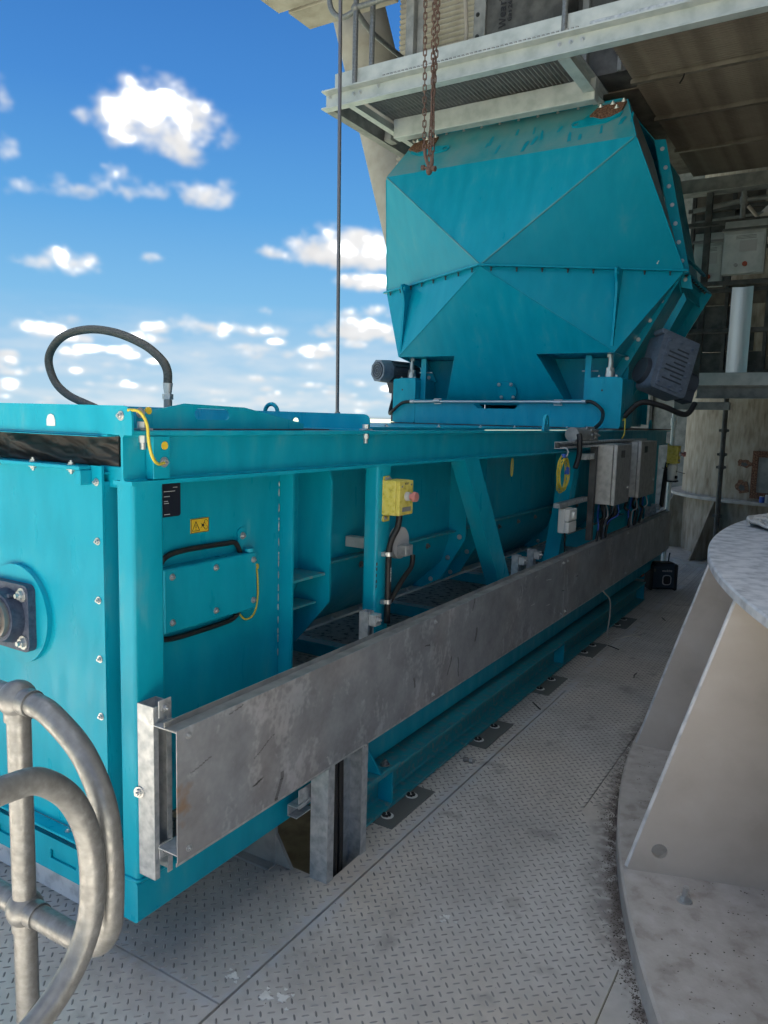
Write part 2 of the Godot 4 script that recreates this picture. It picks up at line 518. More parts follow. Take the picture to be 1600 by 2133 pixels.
# ---------------------------------------------------------------- sky
var cam_x := Vector3(0.851371, 0.025988, -0.52392)
var cam_y := Vector3(-0.086657, 0.992017, -0.09161)
var cam_z := Vector3(0.517357, 0.123395, 0.846827)
func ray(u: float, v: float) -> Vector3:
	return (cam_x * (u - 800.0) + cam_y * (1066.5 - v) - cam_z * 1575.0).normalized()
func sky_panorama() -> ImageTexture:
	var w := 2048
	var h := 1024
	var im := Image.create(w, h, false, Image.FORMAT_RGBF)
	# clear air by elevation in degrees
	var stops := [[-90.0, V(0.30, 0.30, 0.28)], [-1.5, V(0.46, 0.56, 0.62)], [0.0, V(0.50, 0.70, 0.84)], [3.0, V(0.42, 0.65, 0.85)], [8.0, V(0.22, 0.52, 0.83)], [14.0, V(0.118, 0.385, 0.77)], [21.0, V(0.068, 0.265, 0.67)], [29.0, V(0.042, 0.185, 0.54)], [45.0, V(0.034, 0.15, 0.46)], [90.0, V(0.03, 0.135, 0.42)]]
	for y in h:
		var el := 90.0 - 180.0 * (y + 0.5) / h
		var c: Vector3 = stops[0][1]
		for i in stops.size() - 1:
			if el >= stops[i][0] and el <= stops[i + 1][0]:
				c = (stops[i][1] as Vector3).lerp(stops[i + 1][1], (el - stops[i][0]) / (stops[i + 1][0] - stops[i][0]))
		c *= AIR
		im.fill_rect(Rect2i(0, y, w, 1), Color(c.x, c.y, c.z))
	# cumulus: [azimuth, elevation, half width, half height, density] in degrees
	var list := []
	var seen := [[335, 255, 125, 72, 1.25], [275, 245, 60, 45, 0.9], [395, 290, 70, 60, 1.05], [175, 245, 26, 20, 0.6],
		[250, 390, 45, 30, 0.5], [425, 405, 85, 30, 0.62], [330, 402, 40, 18, 0.45], [150, 395, 50, 18, 0.45], [50, 395, 35, 14, 0.35], [10, 315, 22, 26, 0.45], [8, 215, 18, 34, 0.55], [118, 380, 26, 18, 0.5],
		[115, 545, 80, 30, 0.85], [165, 565, 45, 14, 0.6], [320, 541, 30, 13, 0.7], [690, 520, 100, 52, 1.3], [790, 530, 70, 45, 1.2], [580, 528, 50, 14, 0.55], [765, 590, 70, 22, 0.95], [552, 648, 17, 10, 0.65], [400, 690, 42, 17, 0.9], [755, 690, 95, 26, 1.05], [790, 650, 40, 16, 0.6], [735, 655, 40, 12, 0.4], [60, 684, 70, 18, 0.95], [-40, 690, 60, 18, 0.9]]
	for q in seen:
		var d := ray(q[0], q[1])
		list.append([rad_to_deg(atan2(d.x, -d.z)), rad_to_deg(asin(d.y)), q[2] / 28.5, q[3] / 28.5, q[4]])
	var r := RandomNumberGenerator.new()
	r.seed = 4711
	# bands of small far clouds towards the horizon, all the way round
	for i in 1700:
		var az := r.randf() * 360.0 - 180.0
		var el := 0.4 + pow(r.randf(), 1.5) * 6.0
		var s := 0.30 + el * 0.14
		list.append([az, el, s * r.randf_range(0.8, 2.2), s * r.randf_range(0.30, 0.52), r.randf_range(0.35, 1.0)])
	# larger ones higher up, away from the part of the sky in the picture
	var d0 := ray(380, 400)
	var a0 := rad_to_deg(atan2(d0.x, -d0.z))
	var cnt := 0
	while cnt < 120:
		var az := r.randf() * 360.0 - 180.0
		var el := 8.0 + pow(r.randf(), 1.2) * 72.0
		if absf(wrapf(az - a0, -180, 180)) < 27.0 and el < 38.0:
			continue
		cnt += 1
		var s := 1.6 + el * 0.09
		var k := r.randi_range(2, 4)
		for j in k:
			list.append([az + r.randf_range(-1.3, 1.3) * s / maxf(0.25, cos(deg_to_rad(el))), el + r.randf_range(-0.3, 0.3) * s, s * r.randf_range(0.8, 1.7), s * r.randf_range(0.5, 0.85), r.randf_range(0.6, 1.25)])
	var n1 := fbm(51, 9.0, 5)
	var n2 := fbm(52, 26.0, 4)
	var dens := PackedFloat32Array()
	dens.resize(w * h)
	var shade := PackedFloat32Array()
	shade.resize(w * h)
	for c in list:
		var cosel: float = maxf(0.12, cos(deg_to_rad(c[1])))
		var rx: float = c[2] * 1.5 / cosel
		var ry: float = c[3] * 1.6
		var y0 := int((90.0 - c[1] - ry) / 180.0 * h)
		var y1 := int((90.0 - c[1] + ry) / 180.0 * h) + 1
		var x0 := int((c[0] - rx) / 360.0 * w)
		var x1 := int((c[0] + rx) / 360.0 * w) + 1
		for y in range(maxi(y0, 0), mini(y1, h / 2 - 1)):
			var el := 90.0 - 180.0 * (y + 0.5) / h
			var dy: float = (el - c[1]) / c[3]
			if dy < 0.0:
				dy *= 1.35
			var cy := cos(deg_to_rad(el))
			var sy := sin(deg_to_rad(el))
			for x in range(x0, x1):
				var az := 360.0 * (x + 0.5) / w
				var dx: float = (az - c[0]) * cosel / c[2]
				var q: float = 1.0 - (dx * dx + dy * dy)
				if q < -0.9:
					continue
				var ar := deg_to_rad(az)
				var dir := Vector3(sin(ar) * cy, sy * 1.6, -cos(ar) * cy)
				var den: float = c[4] * (q * 0.80 + 0.24) + 0.80 * n1.get_noise_3dv(dir) + 0.72 * n2.get_noise_3dv(dir) - 0.15
				var id := y * w + posmod(x, w)
				if den > dens[id]:
					dens[id] = den
					shade[id] = clampf(dy * 0.36 + 0.54 + 0.75 * n2.get_noise_3dv(dir * 0.6) + 0.4 * n1.get_noise_3dv(dir * 1.3), 0.0, 1.0)
	for y in range(int(h * 0.455), h / 2):
		var el := 90.0 - 180.0 * (y + 0.5) / h
		var k := clampf(1.0 - el / 8.0, 0.0, 1.0)
		for x in w:
			var ar := TAU * (x + 0.5) / w
			var dir := Vector3(sin(ar), sin(deg_to_rad(el)) * 6.0, -cos(ar))
			var vl := clampf(n1.get_noise_3dv(dir * 0.8) * 1.5 + 0.40, 0.0, 1.0) * k * 0.8
			im.set_pixel(x, y, im.get_pixel(x, y).lerp(Color(0.80 * AIR, 0.85 * AIR, 0.89 * AIR), vl))
	for y in h / 2:
		var el := 90.0 - 180.0 * (y + 0.5) / h
		var far := clampf(1.0 - el / 9.0, 0.0, 1.0)
		for x in w:
			var t := dens[y * w + x]
			if t <= 0.0:
				continue
			var al := smoothstep(0.0, 1.0, clampf(t, 0.0, 1.0) * 1.0)
			var bg := im.get_pixel(x, y)
			var s := shade[y * w + x]
			var br := (lerpf(0.76, 0.95, minf(s / 0.62, 1.0)) + 15.0 * pow(clampf((s - 0.55) / 0.45, 0.0, 1.0) * smoothstep(0.35, 1.15, t), 1.6)) * AIR
			var cl := Color(br, br * 1.0, br * 1.005)
			cl = cl.lerp(Color(0.80 * AIR, 0.83 * AIR, 0.84 * AIR), far * 0.35)
			im.set_pixel(x, y, bg.lerp(cl, al * (1.0 - 0.12 * far)))
	return ImageTexture.create_from_image(im)

func light_and_camera():
	var cam := Camera3D.new()
	cam.name = "camera"
	add_child(cam)
	cam.transform = Transform3D(Basis(cam_x, cam_y, cam_z), V(0, 1.6, 0))
	cam.fov = rad_to_deg(2.0 * atan(1066.5 / 1575.0))
	cam.keep_aspect = Camera3D.KEEP_HEIGHT
	cam.near = 0.05
	cam.far = 60000.0
	cam.current = true
	var sky := Sky.new()
	var pm := PanoramaSkyMaterial.new()
	pm.panorama = sky_panorama()
	sky.sky_material = pm
	var env := Environment.new()
	env.background_mode = Environment.BG_SKY
	env.sky = sky
	env.background_energy_multiplier = 1.0
	env.ambient_light_source = Environment.AMBIENT_SOURCE_SKY
	env.tonemap_mode = Environment.TONE_MAPPER_LINEAR
	env.tonemap_exposure = EXPOSURE
	env.sdfgi_enabled = true
	env.ssao_enabled = true
	env.ssil_enabled = true
	var we := WorldEnvironment.new()
	we.name = "world_environment"
	we.environment = env
	add_child(we)
	var sun := DirectionalLight3D.new()
	sun.name = "sun"
	add_child(sun)
	sun.light_energy = 1.6
	sun.light_color = Color(1.0, 0.95, 0.87)
	sun.light_angular_distance = 0.5
	sun.shadow_enabled = true
	sun.look_at_from_position(SUN * 50.0, Vector3.ZERO, UP)

const EXPOSURE := 13.0
const AIR := 1.0 / 13.0
const SUN := Vector3(0.78, 0.62, 0.025)

func _ready():
	rng.seed = 12345
	light_and_camera()
	materials()
	setting()
	silos()
	platform()
	background()
	base_frame()
	conveyor()
	chute()
	chute_details()
	cable_duct()
	electrics()
	rails_and_hanging()
	small_things()

# ---------------------------------------------------------------- setting
const RING := Vector3(3.9648, 0, -4.0133)
func setting():
	var g := B.new()
	g.quad(V(-25000, -42, -25000), V(25000, -42, -25000), V(25000, -42, 25000), V(-25000, -42, 25000), UP)
	struct("ground", g, M.field)
	var hl := B.new()
	for i in 180:
		var t0 := TAU * i / 180.0
		var t1 := TAU * (i + 1) / 180.0
		var h0 := 22.0 + 30.0 * absf(sin(i * 0.37)) + 18.0 * sin(i * 1.3)
		var h1 := 22.0 + 30.0 * absf(sin((i + 1) * 0.37)) + 18.0 * sin((i + 1) * 1.3)
		var p0 := V(cos(t0), 0, sin(t0)) * 7000.0
		var p1 := V(cos(t1), 0, sin(t1)) * 7000.0
		hl.quad(p0 * 0.93 + V(0, -42, 0), p1 * 0.93 + V(0, -42, 0), p1 + V(0, h1 - 42.0, 0), p0 + V(0, h0 - 42.0, 0), UP)
		hl.quad(p0 * 1.1 + V(0, -42, 0), p1 * 1.1 + V(0, -42, 0), p1 + V(0, h1 - 42.0, 0), p0 + V(0, h0 - 42.0, 0), UP)
	struct("hills", hl, M.field)
	# deck: one plate after another with open joints over a dark subframe
	var deck := Node3D.new()
	deck.name = "deck"
	add_child(deck)
	deck.set_meta("kind", "structure")
	var polys := [
		[[-1.327, 1.5], [-0.451, 1.5], [-0.451, -2.14], [-0.60, -2.55], [-0.822, -3.0], [-0.822, -4.338], [-1.327, -4.338]],
		[[-0.446, 1.5], [0.6, 1.5], [0.6, -0.6], [-0.1, -1.4], [-0.446, -1.9]],
		[[-0.446, -1.903], [-0.10, -1.403], [0.2, -1.9], [-0.2, -3.6], [-0.4, -4.338], [-0.817, -4.338], [-0.817, -3.02], [-0.8219, -3.0], [-0.5999, -2.55], [-0.4509, -2.14], [-0.446, -2.12]],
		[[-1.335, 1.5], [-3.2, 1.5], [-3.2, -1.387], [-1.335, -1.387]],
		[[-1.335, -1.393], [-3.2, -1.393], [-3.2, -4.338], [-1.335, -4.338], [-1.335, -2.6], [-1.66, -2.6], [-2.2, -2.5], [-2.2, -2.0], [-1.41, -2.0], [-1.41, -2.245], [-1.66, -2.245], [-1.66, -2.597], [-1.335, -2.597]],
		[[-3.2, -4.342], [-0.3, -4.342], [-0.6, -8.0], [-3.2, -8.0]],
	]
	for k in polys.size():
		var p := PackedVector2Array()
		for q in polys[k]:
			p.append(Vector2(q[0], q[1]))
		var b := B.new(1)
		if k == 4:
			for rc in [[-3.2, -2.2, -4.338, -1.393], [-2.2, -1.335, -2.0, -1.393], [-1.41, -1.335, -2.245, -2.0], [-1.66, -1.335, -2.5, -2.245], [-2.2, -1.335, -4.338, -2.5]]:
				b.prism([Vector2(rc[0], rc[2]), Vector2(rc[1], rc[2]), Vector2(rc[1], rc[3]), Vector2(rc[0], rc[3])], V(0, -0.01, 0), XX, ZZ, V(0, 0.01, 0))
		else:
			b.prism(p, V(0, -0.01, 0), XX, ZZ, V(0, 0.01, 0))
		part(deck, "plate", b, M.deck)
	var fb := B.new(1)
	fb.bb(V(-4.6, -0.01, -14.0), V(3.2, 0, -8.005))
	fb.bb(V(-4.6, -0.01, -8.0), V(-3.205, 0, 1.5))
	fb.bb(V(-4.6, -0.01, 1.505), V(3.4, 0, 4.5))
	fb.bb(V(0.605, -0.01, -0.6), V(3.4, 0, 1.5))
	part(deck, "plate", fb, M.deck)
	var sub := B.new()
	for z in [-13.0, -11.0, -9.0, -7.0, -5.2, -3.4, -0.6, 1.2, 3.2]:
		sub.bb(V(-4.6, -0.3, z - 0.09), V(3.2, -0.012, z + 0.09))
	for x in [-4.5, -2.45, -1.20, -0.62, 0.3]:
		sub.bb(V(x - 0.06, -0.28, -14), V(x + 0.06, -0.012, 4.5))
	sub.bb(V(-1.45, -0.26, -1.45), V(-1.25, -0.2, 1.5))
	part(deck, "joist", sub, M.grey_steel)
	var und := B.new()
	var pin := []
	for i in 14:
		pin.append(disc(0.006, 8, -1.92 + i * 0.038, -2.36 + 0.26 * absf(sin(i * 2.3))))
	und.plate([Vector2(-3.0, -5.2), Vector2(-0.3, -5.2), Vector2(-0.3, 0.5), Vector2(-3.0, 0.5)], pin, V(0, -0.7, 0), XX, ZZ, V(0, 0.01, 0))
	part(deck, "lower_tray", und, M.brown)
	# raised lozenges of the tread pattern
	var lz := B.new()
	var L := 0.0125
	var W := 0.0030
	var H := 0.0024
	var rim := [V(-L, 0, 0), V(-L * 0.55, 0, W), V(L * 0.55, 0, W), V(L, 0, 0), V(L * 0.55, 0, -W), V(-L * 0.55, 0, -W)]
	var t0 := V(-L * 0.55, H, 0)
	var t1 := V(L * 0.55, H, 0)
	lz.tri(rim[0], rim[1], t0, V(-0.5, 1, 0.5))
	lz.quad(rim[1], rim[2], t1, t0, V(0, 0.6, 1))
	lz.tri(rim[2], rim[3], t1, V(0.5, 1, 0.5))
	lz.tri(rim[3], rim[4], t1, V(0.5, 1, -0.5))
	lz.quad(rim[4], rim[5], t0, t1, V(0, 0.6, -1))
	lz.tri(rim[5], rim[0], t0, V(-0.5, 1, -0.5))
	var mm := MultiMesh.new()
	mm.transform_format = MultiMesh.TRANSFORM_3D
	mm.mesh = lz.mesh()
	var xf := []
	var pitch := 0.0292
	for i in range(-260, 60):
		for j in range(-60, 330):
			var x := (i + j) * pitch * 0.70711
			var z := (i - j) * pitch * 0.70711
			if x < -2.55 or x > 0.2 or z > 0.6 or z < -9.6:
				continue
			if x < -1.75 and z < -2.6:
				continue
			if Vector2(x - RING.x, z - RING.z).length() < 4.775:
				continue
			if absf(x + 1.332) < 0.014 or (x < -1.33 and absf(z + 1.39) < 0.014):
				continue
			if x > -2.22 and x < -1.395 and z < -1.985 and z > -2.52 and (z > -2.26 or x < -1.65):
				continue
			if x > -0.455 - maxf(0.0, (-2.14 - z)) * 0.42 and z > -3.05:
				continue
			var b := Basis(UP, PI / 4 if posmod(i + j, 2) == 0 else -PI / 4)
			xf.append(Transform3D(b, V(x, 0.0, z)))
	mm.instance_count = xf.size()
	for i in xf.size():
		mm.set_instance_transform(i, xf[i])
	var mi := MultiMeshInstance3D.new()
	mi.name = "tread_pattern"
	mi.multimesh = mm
	mi.material_override = mat(ntex(40, 0.03, [lin(0.17, 0.165, 0.16), lin(0.24, 0.235, 0.228), lin(0.32, 0.315, 0.308)], [0.2, 0.5, 0.85], 4), 0.5, 0.2, 1.0)  # darker than the plates: shade on the lozenge flanks put into colour
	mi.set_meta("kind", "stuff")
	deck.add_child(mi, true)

func gusset(parent: Node, ang: float, r_in: float, r_bot: float, r_top: float, y0: float, y1: float, t: float, hole: bool, m: Material):
	var d := V(-cos(ang), 0, sin(ang))
	var s := V(-sin(ang), 0, -cos(ang))
	var b := B.new()
	var outer := [Vector2(r_in, y0), Vector2(r_bot - 0.006, y0), Vector2(r_bot - 0.006, y0 + 0.012), Vector2(r_top, y1), Vector2(r_in, y1)]
	var holes := []
	if hole:
		holes.append(disc(0.026, 18, r_bot - 0.105, y0 + 0.085))
	b.plate(outer, holes, RING - s * t / 2, d, UP, s * t)
	var gs := part(parent, "gusset", b, m)
	b = B.new()
	b.tube([RING + d * (r_bot - 0.004) + UP * (y0 + 0.01), RING + d * ((r_bot + r_top) / 2 + 0.001) + UP * (y0 + y1) / 2, RING + d * (r_top + 0.002) + UP * (y1 - 0.004)], t * 0.42, 8)
	part(gs, "edge_bead", b, M.disc)
func silos():
	var t := thing("silo", "large silo on a wide flanged beige steel skirt with radial gussets", "silo")
	var a0 := deg_to_rad(100)
	var a1 := deg_to_rad(275)
	var b := B.new()
	b.sector(RING, [Vector2(4.0, 0.0), Vector2(4.7527, 0.0), Vector2(4.7527, 0.072), Vector2(4.745, 0.08), Vector2(4.0, 0.08)], a0, a1, 220)
	part(t, "base_ring", b, M.ring)
	b = B.new()
	b.sector(V(3.727, 0, -3.945), [Vector2(3.3, 1.06), Vector2(4.229, 1.06), Vector2(4.235, 1.066), Vector2(4.235, 1.089), Vector2(4.229, 1.095), Vector2(3.3, 1.095)], a0, a1, 220)
	part(t, "top_ring", b, M.disc)
	b = B.new()
	b.sector(RING, [Vector2(3.95, 0.04), Vector2(3.95, 24.0), Vector2(0.5, 25.5)], 0, TAU, 120)
	part(t, "shell", b, M.beige)
	for k in 9:
		var ang := deg_to_rad(18.1 - 13.2 * (k - 2))
		gusset(t, ang, 3.94, 4.735, 4.45, 0.076, 1.062, 0.02, k == 2, M.beige)
	t = thing("sun_blocking_building", "tall grey building added to block the sun and close the view behind the beige column", "building")
	b = B.new()
	b.bb(V(-4.2, -42, -22.0), V(16.0, 34.0, -13.2))  # added block, keeps direct sun off the beige column
	b.bb(V(2.6, -42, -13.19), V(16.0, 34.0, -7.4))  # added unseen wing, stops sun coming through beside the silo
	part(t, "wall", b, M.grey_steel)
	b = B.new()
	for i in 30:
		b.bb(V(-4.1 + i * 0.6, -5, -13.2), V(-4.05 + i * 0.6, 30, -13.14), 0.004)
	part(t, "cladding_rib", b, M.dark_steel)
	# the next, narrower column of the plant behind
	var c := V(-0.55, 0, -10.8)
	t = thing("storage_column", "weathered beige steel column with rust spots and flanged ring behind the cabinets", "column")
	b = B.new()
	b.sector(c, [Vector2(1.32, 0.0), Vector2(1.32, 6.0)], 0, TAU, 72)
	part(t, "shell", b, M.column)
	b = B.new()
	b.sector(c, [Vector2(1.3, 0.73), Vector2(1.46, 0.73), Vector2(1.46, 0.765), Vector2(1.3, 0.765)], 0, TAU, 72)
	b.sector(c, [Vector2(1.3, 0.0), Vector2(1.85, 0.0), Vector2(1.85, 0.04), Vector2(1.3, 0.04)], 0, TAU, 72)
	part(t, "ring", b, M.ring)
	for k in 6:
		var an := deg_to_rad(158 - 36.0 * k)
		var d := V(cos(an), 0, sin(an))
		var s := V(-sin(an), 0, cos(an))
		b = B.new()
		b.prism([Vector2(1.31, 0.04), Vector2(1.78, 0.04), Vector2(1.44, 0.73), Vector2(1.31, 0.73)], c - s * 0.011, d, UP, s * 0.022)
		part(t, "gusset", b, M.column)
	# rusted patches and the framed hatch, laid on the shell
	for q in [[110.5, 1.19, 0.075, 0.05], [110.8, 0.92, 0.07, 0.085]]:
		var rp := B.new()
		var hp := B.new()
		var an: float = deg_to_rad(q[0])
		var pts := []
		for i in 26:
			var ra: float = 1.0 + 0.16 * sin(TAU * i / 26.0 * 2.0 + 1.0) + 0.12 * sin(TAU * i / 26.0 * 5.0 + q[1] * 9.0) + 0.06 * sin(TAU * i / 26.0 * 9.0)
			pts.append(Vector2(cos(TAU * i / 26.0) * q[2] * ra, sin(TAU * i / 26.0) * q[3] * ra))
		var d := V(cos(an), 0, sin(an))
		var s := V(-sin(an), 0, cos(an))
		rp.prism(pts, c + d * 1.318 + UP * q[1], s, UP, d * 0.008)
		part(t, "rust_patch", rp, M.rust)
		var p2 := []
		for p in pts:
			p2.append(p * 0.45 + Vector2(0, -0.01))
		hp.prism(p2, c + d * 1.320 + UP * q[1], s, UP, d * 0.010)
		part(t, "corroded_hole", hp, M.dark_steel)
	var hb := B.new()
	var an2 := deg_to_rad(99.0)
	var hd := V(cos(an2), 0, sin(an2))
	var hs := V(-sin(an2), 0, cos(an2))
	hb.plate([Vector2(-0.17, 0.80), Vector2(0.17, 0.80), Vector2(0.17, 1.34), Vector2(-0.17, 1.34)], [[Vector2(-0.11, 0.87), Vector2(0.11, 0.87), Vector2(0.11, 1.27), Vector2(-0.11, 1.27)]], c + hd * 1.30, hs, UP, hd * 0.05)
	part(t, "hatch_frame", hb, M.rust)
	hb = B.new()
	hb.prism([Vector2(-0.11, 0.87), Vector2(0.11, 0.87), Vector2(0.11, 1.27), Vector2(-0.11, 1.27)], c + hd * 1.30, hs, UP, hd * 0.03)
	part(t, "hatch_door", hb, M.grey_steel)
	for q in [[-0.155, M.grey_plastic, 0.085], [-0.115, M.blue, 0.065]]:
		var can := thing("paint_can", "small blue can standing on the ring of the beige column" if q[1] == M.blue else "small pale grey can standing on the ring of the beige column", "can")
		var cb := B.new()
		var cp: Vector3 = c + V(cos(deg_to_rad(107.0 + q[0] * 60.0)), 0, sin(deg_to_rad(107.0 + q[0] * 60.0))) * 1.39 + UP * 0.766
		cb.cyl(cp, cp + UP * q[2], 0.027, 0.027, 18)
		part(can, "body", cb, q[1])
		cb = B.new()
		cb.cyl(cp + UP * (q[2] + 0.0005), cp + UP * (q[2] + 0.006), 0.024, 0.022, 18)
		part(can, "lid", cb, M.zinc)

# ---------------------------------------------------------------- overhead walkway
func chan(b: B, a: Vector3, c: Vector3, out: Vector3, h: float, w: float, tf := 0.011, tw := 0.008):
	# channel section from a to c (bottom outer corner line), flanges towards out, web behind
	var prof := [Vector2(0, 0), Vector2(0, tf), Vector2(-w + tw, tf + 0.004), Vector2(-w + tw, h - tf - 0.004), Vector2(0, h - tf), Vector2(0, h), Vector2(-w, h), Vector2(-w, 0)]
	b.prism(prof, a, out, UP, c - a)
func ibeam(b: B, a: Vector3, c: Vector3, side: Vector3, h: float, w: float, tf := 0.011, tw := 0.008):
	var e := w / 2 - tw / 2
	var prof := [Vector2(0, 0), Vector2(w, 0), Vector2(w, tf), Vector2(e + tw + 0.006, tf), Vector2(e + tw, tf + 0.006), Vector2(e + tw, h - tf - 0.006), Vector2(e + tw + 0.006, h - tf), Vector2(w, h - tf), Vector2(w, h), Vector2(0, h), Vector2(0, h - tf), Vector2(e - 0.006, h - tf), Vector2(e, h - tf - 0.006), Vector2(e, tf + 0.006), Vector2(e - 0.006, tf), Vector2(0, tf)]
	b.prism(prof, a, side, UP, c - a)
func platform():
	var t := thing("walkway_platform", "overhead steel walkway with pale channel edge, open grating and toe board above the teal chute", "platform")
	var b := B.new()
	chan(b, V(-3.871, 4.055, -5.2), V(3.0, 4.055, -5.2), ZZ, 0.142, 0.075)
	part(t, "edge_channel", b, M.galv_pale)
	for x in [-3.83, -3.60, -3.54, -3.37, -1.92, -1.84, -1.76, -0.75]:
		bolt(t, V(x, 4.15 if int(x * 100) % 2 == 0 else 4.165, -5.267), ZZ, 0.011)
	for x in [-3.37, -1.76]:
		bolt(t, V(x, 4.085, -5.267), ZZ, 0.011)
	b = B.new()
	ibeam(b, V(-3.871, 4.055, -5.285), V(-3.871, 4.055, -8.7), XX, 0.142, 0.075)
	part(t, "side_beam", b, M.grey_steel)
	b = B.new()
	b.bb(V(-3.79, 4.06, -6.16), V(-3.72, 4.19, -6.04), 0.003)
	part(t, "bracket", b, M.grey_steel)
	b = B.new()
	b.bb(V(-3.655, 4.06, -6.3), V(-3.60, 4.075, -5.285))
	b.bb(V(-3.655, 4.076, -6.3), V(-3.647, 4.15, -5.285))
	part(t, "angle", b, M.galv_pale)
	b = B.new()
	ibeam(b, V(-1.93, 4.055, -5.285), V(-1.93, 4.055, -6.21), XX, 0.11, 0.085)
	part(t, "cross_beam", b, M.galv_pale)
	b = B.new()
	b.bb(V(-3.595, 4.0, -5.975), V(-1.845, 4.157, -5.875), 0.006)
	part(t, "rear_beam", b, M.galv_pale)
	b = B.new()
	b.bb(V(-3.78, 3.99, -8.72), V(3.0, 4.13, -8.62), 0.004)
	b.bb(V(-3.78, 3.985, -8.76), V(3.0, 4.0, -8.58), 0.002)
	part(t, "far_beam", b, M.grey_steel)
	# grating between channel and rear beam, bearing bars run front to back
	b = B.new()
	b.bb(V(-0.0022, 4.16, -6.205), V(0.0022, 4.193, -5.285))
	var bar := b.mesh()
	for i in 50:
		var x := -3.62 + i * 0.0335
		if x > -1.94:
			break
		var o := part(t, "grating_bar", bar, M.grey_steel)
		o.position.x = x
	for x0 in [-1.65]:
		b = B.new()
		b.bb(V(-1.62, 4.15, -0.003), V(2.9, 4.185, 0.003))
		var bar2 := b.mesh()
		for i in 100:
			var o := part(t, "soffit_bar", bar2, M.brown)
			o.position.z = -5.32 - i * 0.033
	b = B.new()
	b.bb(V(-1.63, 4.19, -8.6), V(2.95, 4.2, -5.29))  # plates added above the bars to keep light out of the soffit
	b.bb(V(-3.75, 4.197, -8.6), V(-1.635, 4.207, -6.32))
	part(t, "light_block_plate", b, M.brown)
	b = B.new()
	for z in [-6.05, -6.85, -7.7]:
		b.bb(V(-1.63, 4.12, z - 0.02), V(2.9, 4.149, z + 0.02))
	part(t, "soffit_batten", b, M.brown)
	b = B.new()
	b.bb(V(-3.763, 4.199, -5.243), V(3.0, 4.315, -5.235))
	part(t, "toe_board", b, M.galv_pale)
	b = B.new()
	for i in 46:
		b.bb(V(-3.3 + i * 0.0335, 4.198, -5.234), V(-3.3 + i * 0.0335 + 0.017, 4.212, -5.21))
	part(t, "grating_edge", b, M.grey_steel)
	b = B.new()
	b.bb(V(-1.70, 4.198, -5.234), V(3.0, 4.222, -5.212), 0.002)
	part(t, "nosing", b, M.galv)
	for q in [[-3.567, -5.225], [-3.46, -5.30], [-1.875, -5.222]]:
		b = B.new()
		b.cyl(V(q[0], 4.2, q[1]), V(q[0], 6.2, q[1]), 0.0212 if q[0] < -2 else 0.02, -1, 16)
		part(t, "stanchion", b, M.galv_rail)
	b = B.new()
	b.tube([V(-3.60, 4.76, -5.225), V(3.0, 4.76, -5.225)], 0.0212, 14)
	b.tube(curve([V(-3.567, 4.74, -5.225), V(-3.70, 4.72, -5.225), V(-3.80, 4.80, -5.225), V(-3.83, 4.95, -5.225), V(-3.83, 5.2, -5.225)], 6), 0.0212, 14)
	b.tube(curve([V(-3.60, 4.78, -5.25), V(-3.56, 4.68, -5.40), V(-3.55, 4.66, -5.7), V(-3.55, 4.66, -8.0)], 6), 0.0212, 14)
	part(t, "handrail", b, M.galv_rail)
	for x in [-3.567, -1.875]:
		b = B.new()
		b.ball(V(x, 4.76, -5.225), Vector3.ONE * 0.036, 14)
		part(t, "rail_ball", b, M.galv_rail)
	b = B.new()
	b.bb(V(-3.17, 4.32, -5.40), V(-3.10, 7.0, -5.32), 0.004)
	b.bb(V(-3.098, 4.32, -5.385), V(-3.045, 7.0, -5.375))
	part(t, "column", b, M.grey_steel)

	t = thing("cladding_sheet", "brown ribbed cladding sheet above the walkway behind the grey column", "cladding")
	b = B.new()
	for i in 70:
		var y := 4.25 + i * 0.05
		b.quad(V(-4.35, y, -7.2), V(-1.5, y, -7.2), V(-1.5, y + 0.02, -7.175), V(-4.35, y + 0.02, -7.175), V(0, -1, 1))
		b.quad(V(-4.35, y + 0.02, -7.175), V(-1.5, y + 0.02, -7.175), V(-1.5, y + 0.03, -7.175), V(-4.35, y + 0.03, -7.175), V(0, 0, 1))
		b.quad(V(-4.35, y + 0.03, -7.175), V(-1.5, y + 0.03, -7.175), V(-1.5, y + 0.05, -7.2), V(-4.35, y + 0.05, -7.2), V(0, 1, 1))
	part(t, "sheet", b, M.leg)
	b = B.new()
	for q in [[V(-3.95, 6.6, -7.0), V(-2.75, 4.6, -7.0)], [V(-2.95, 6.6, -7.0), V(-1.75, 4.6, -7.0)]]:
		b.box((q[0] + q[1]) / 2, V(0.10, (q[1] - q[0]).length(), 0.12), 0.004, Basis(ZZ, atan2((q[1] - q[0]).y, (q[1] - q[0]).x) + PI / 2))
	part(t, "diagonal_brace", b, M.leg)

	t = thing("machine_housing", "dark grey sheet housing with stencilled lettering standing on the walkway", "housing")
	b = B.new()
	b.bb(V(-2.78, 4.21, -6.6), V(-2.055, 9.0, -5.76), 0.004)
	part(t, "door_panel", b, M.dark_steel)
	b = B.new()
	b.bb(V(-2.80, 4.21, -5.757), V(-2.70, 9.0, -5.735), 0.003)
	part(t, "edge_flange", b, M.grey_steel)
	for i in 8:
		bolt(t, V(-2.765, 4.42 + i * 0.16, -5.735), ZZ, 0.011, "bolt", M.dark_bolt)
	b = B.new()
	b.bb(V(-2.05, 4.21, -8.5), V(3.0, 10.0, -6.0))
	b.bb(V(-3.6, 6.9, -8.5), V(-2.055, 10.0, -7.25))
	part(t, "wall", b, M.dark_steel)
	b = B.new()
	b.bb(V(-2.0, 4.21, -5.995), V(-1.95, 8.0, -5.95), 0.003)
	b.bb(V(-1.72, 4.21, -5.995), V(-1.69, 8.0, -5.97), 0.003)
	part(t, "edge_angle", b, M.grey_steel)
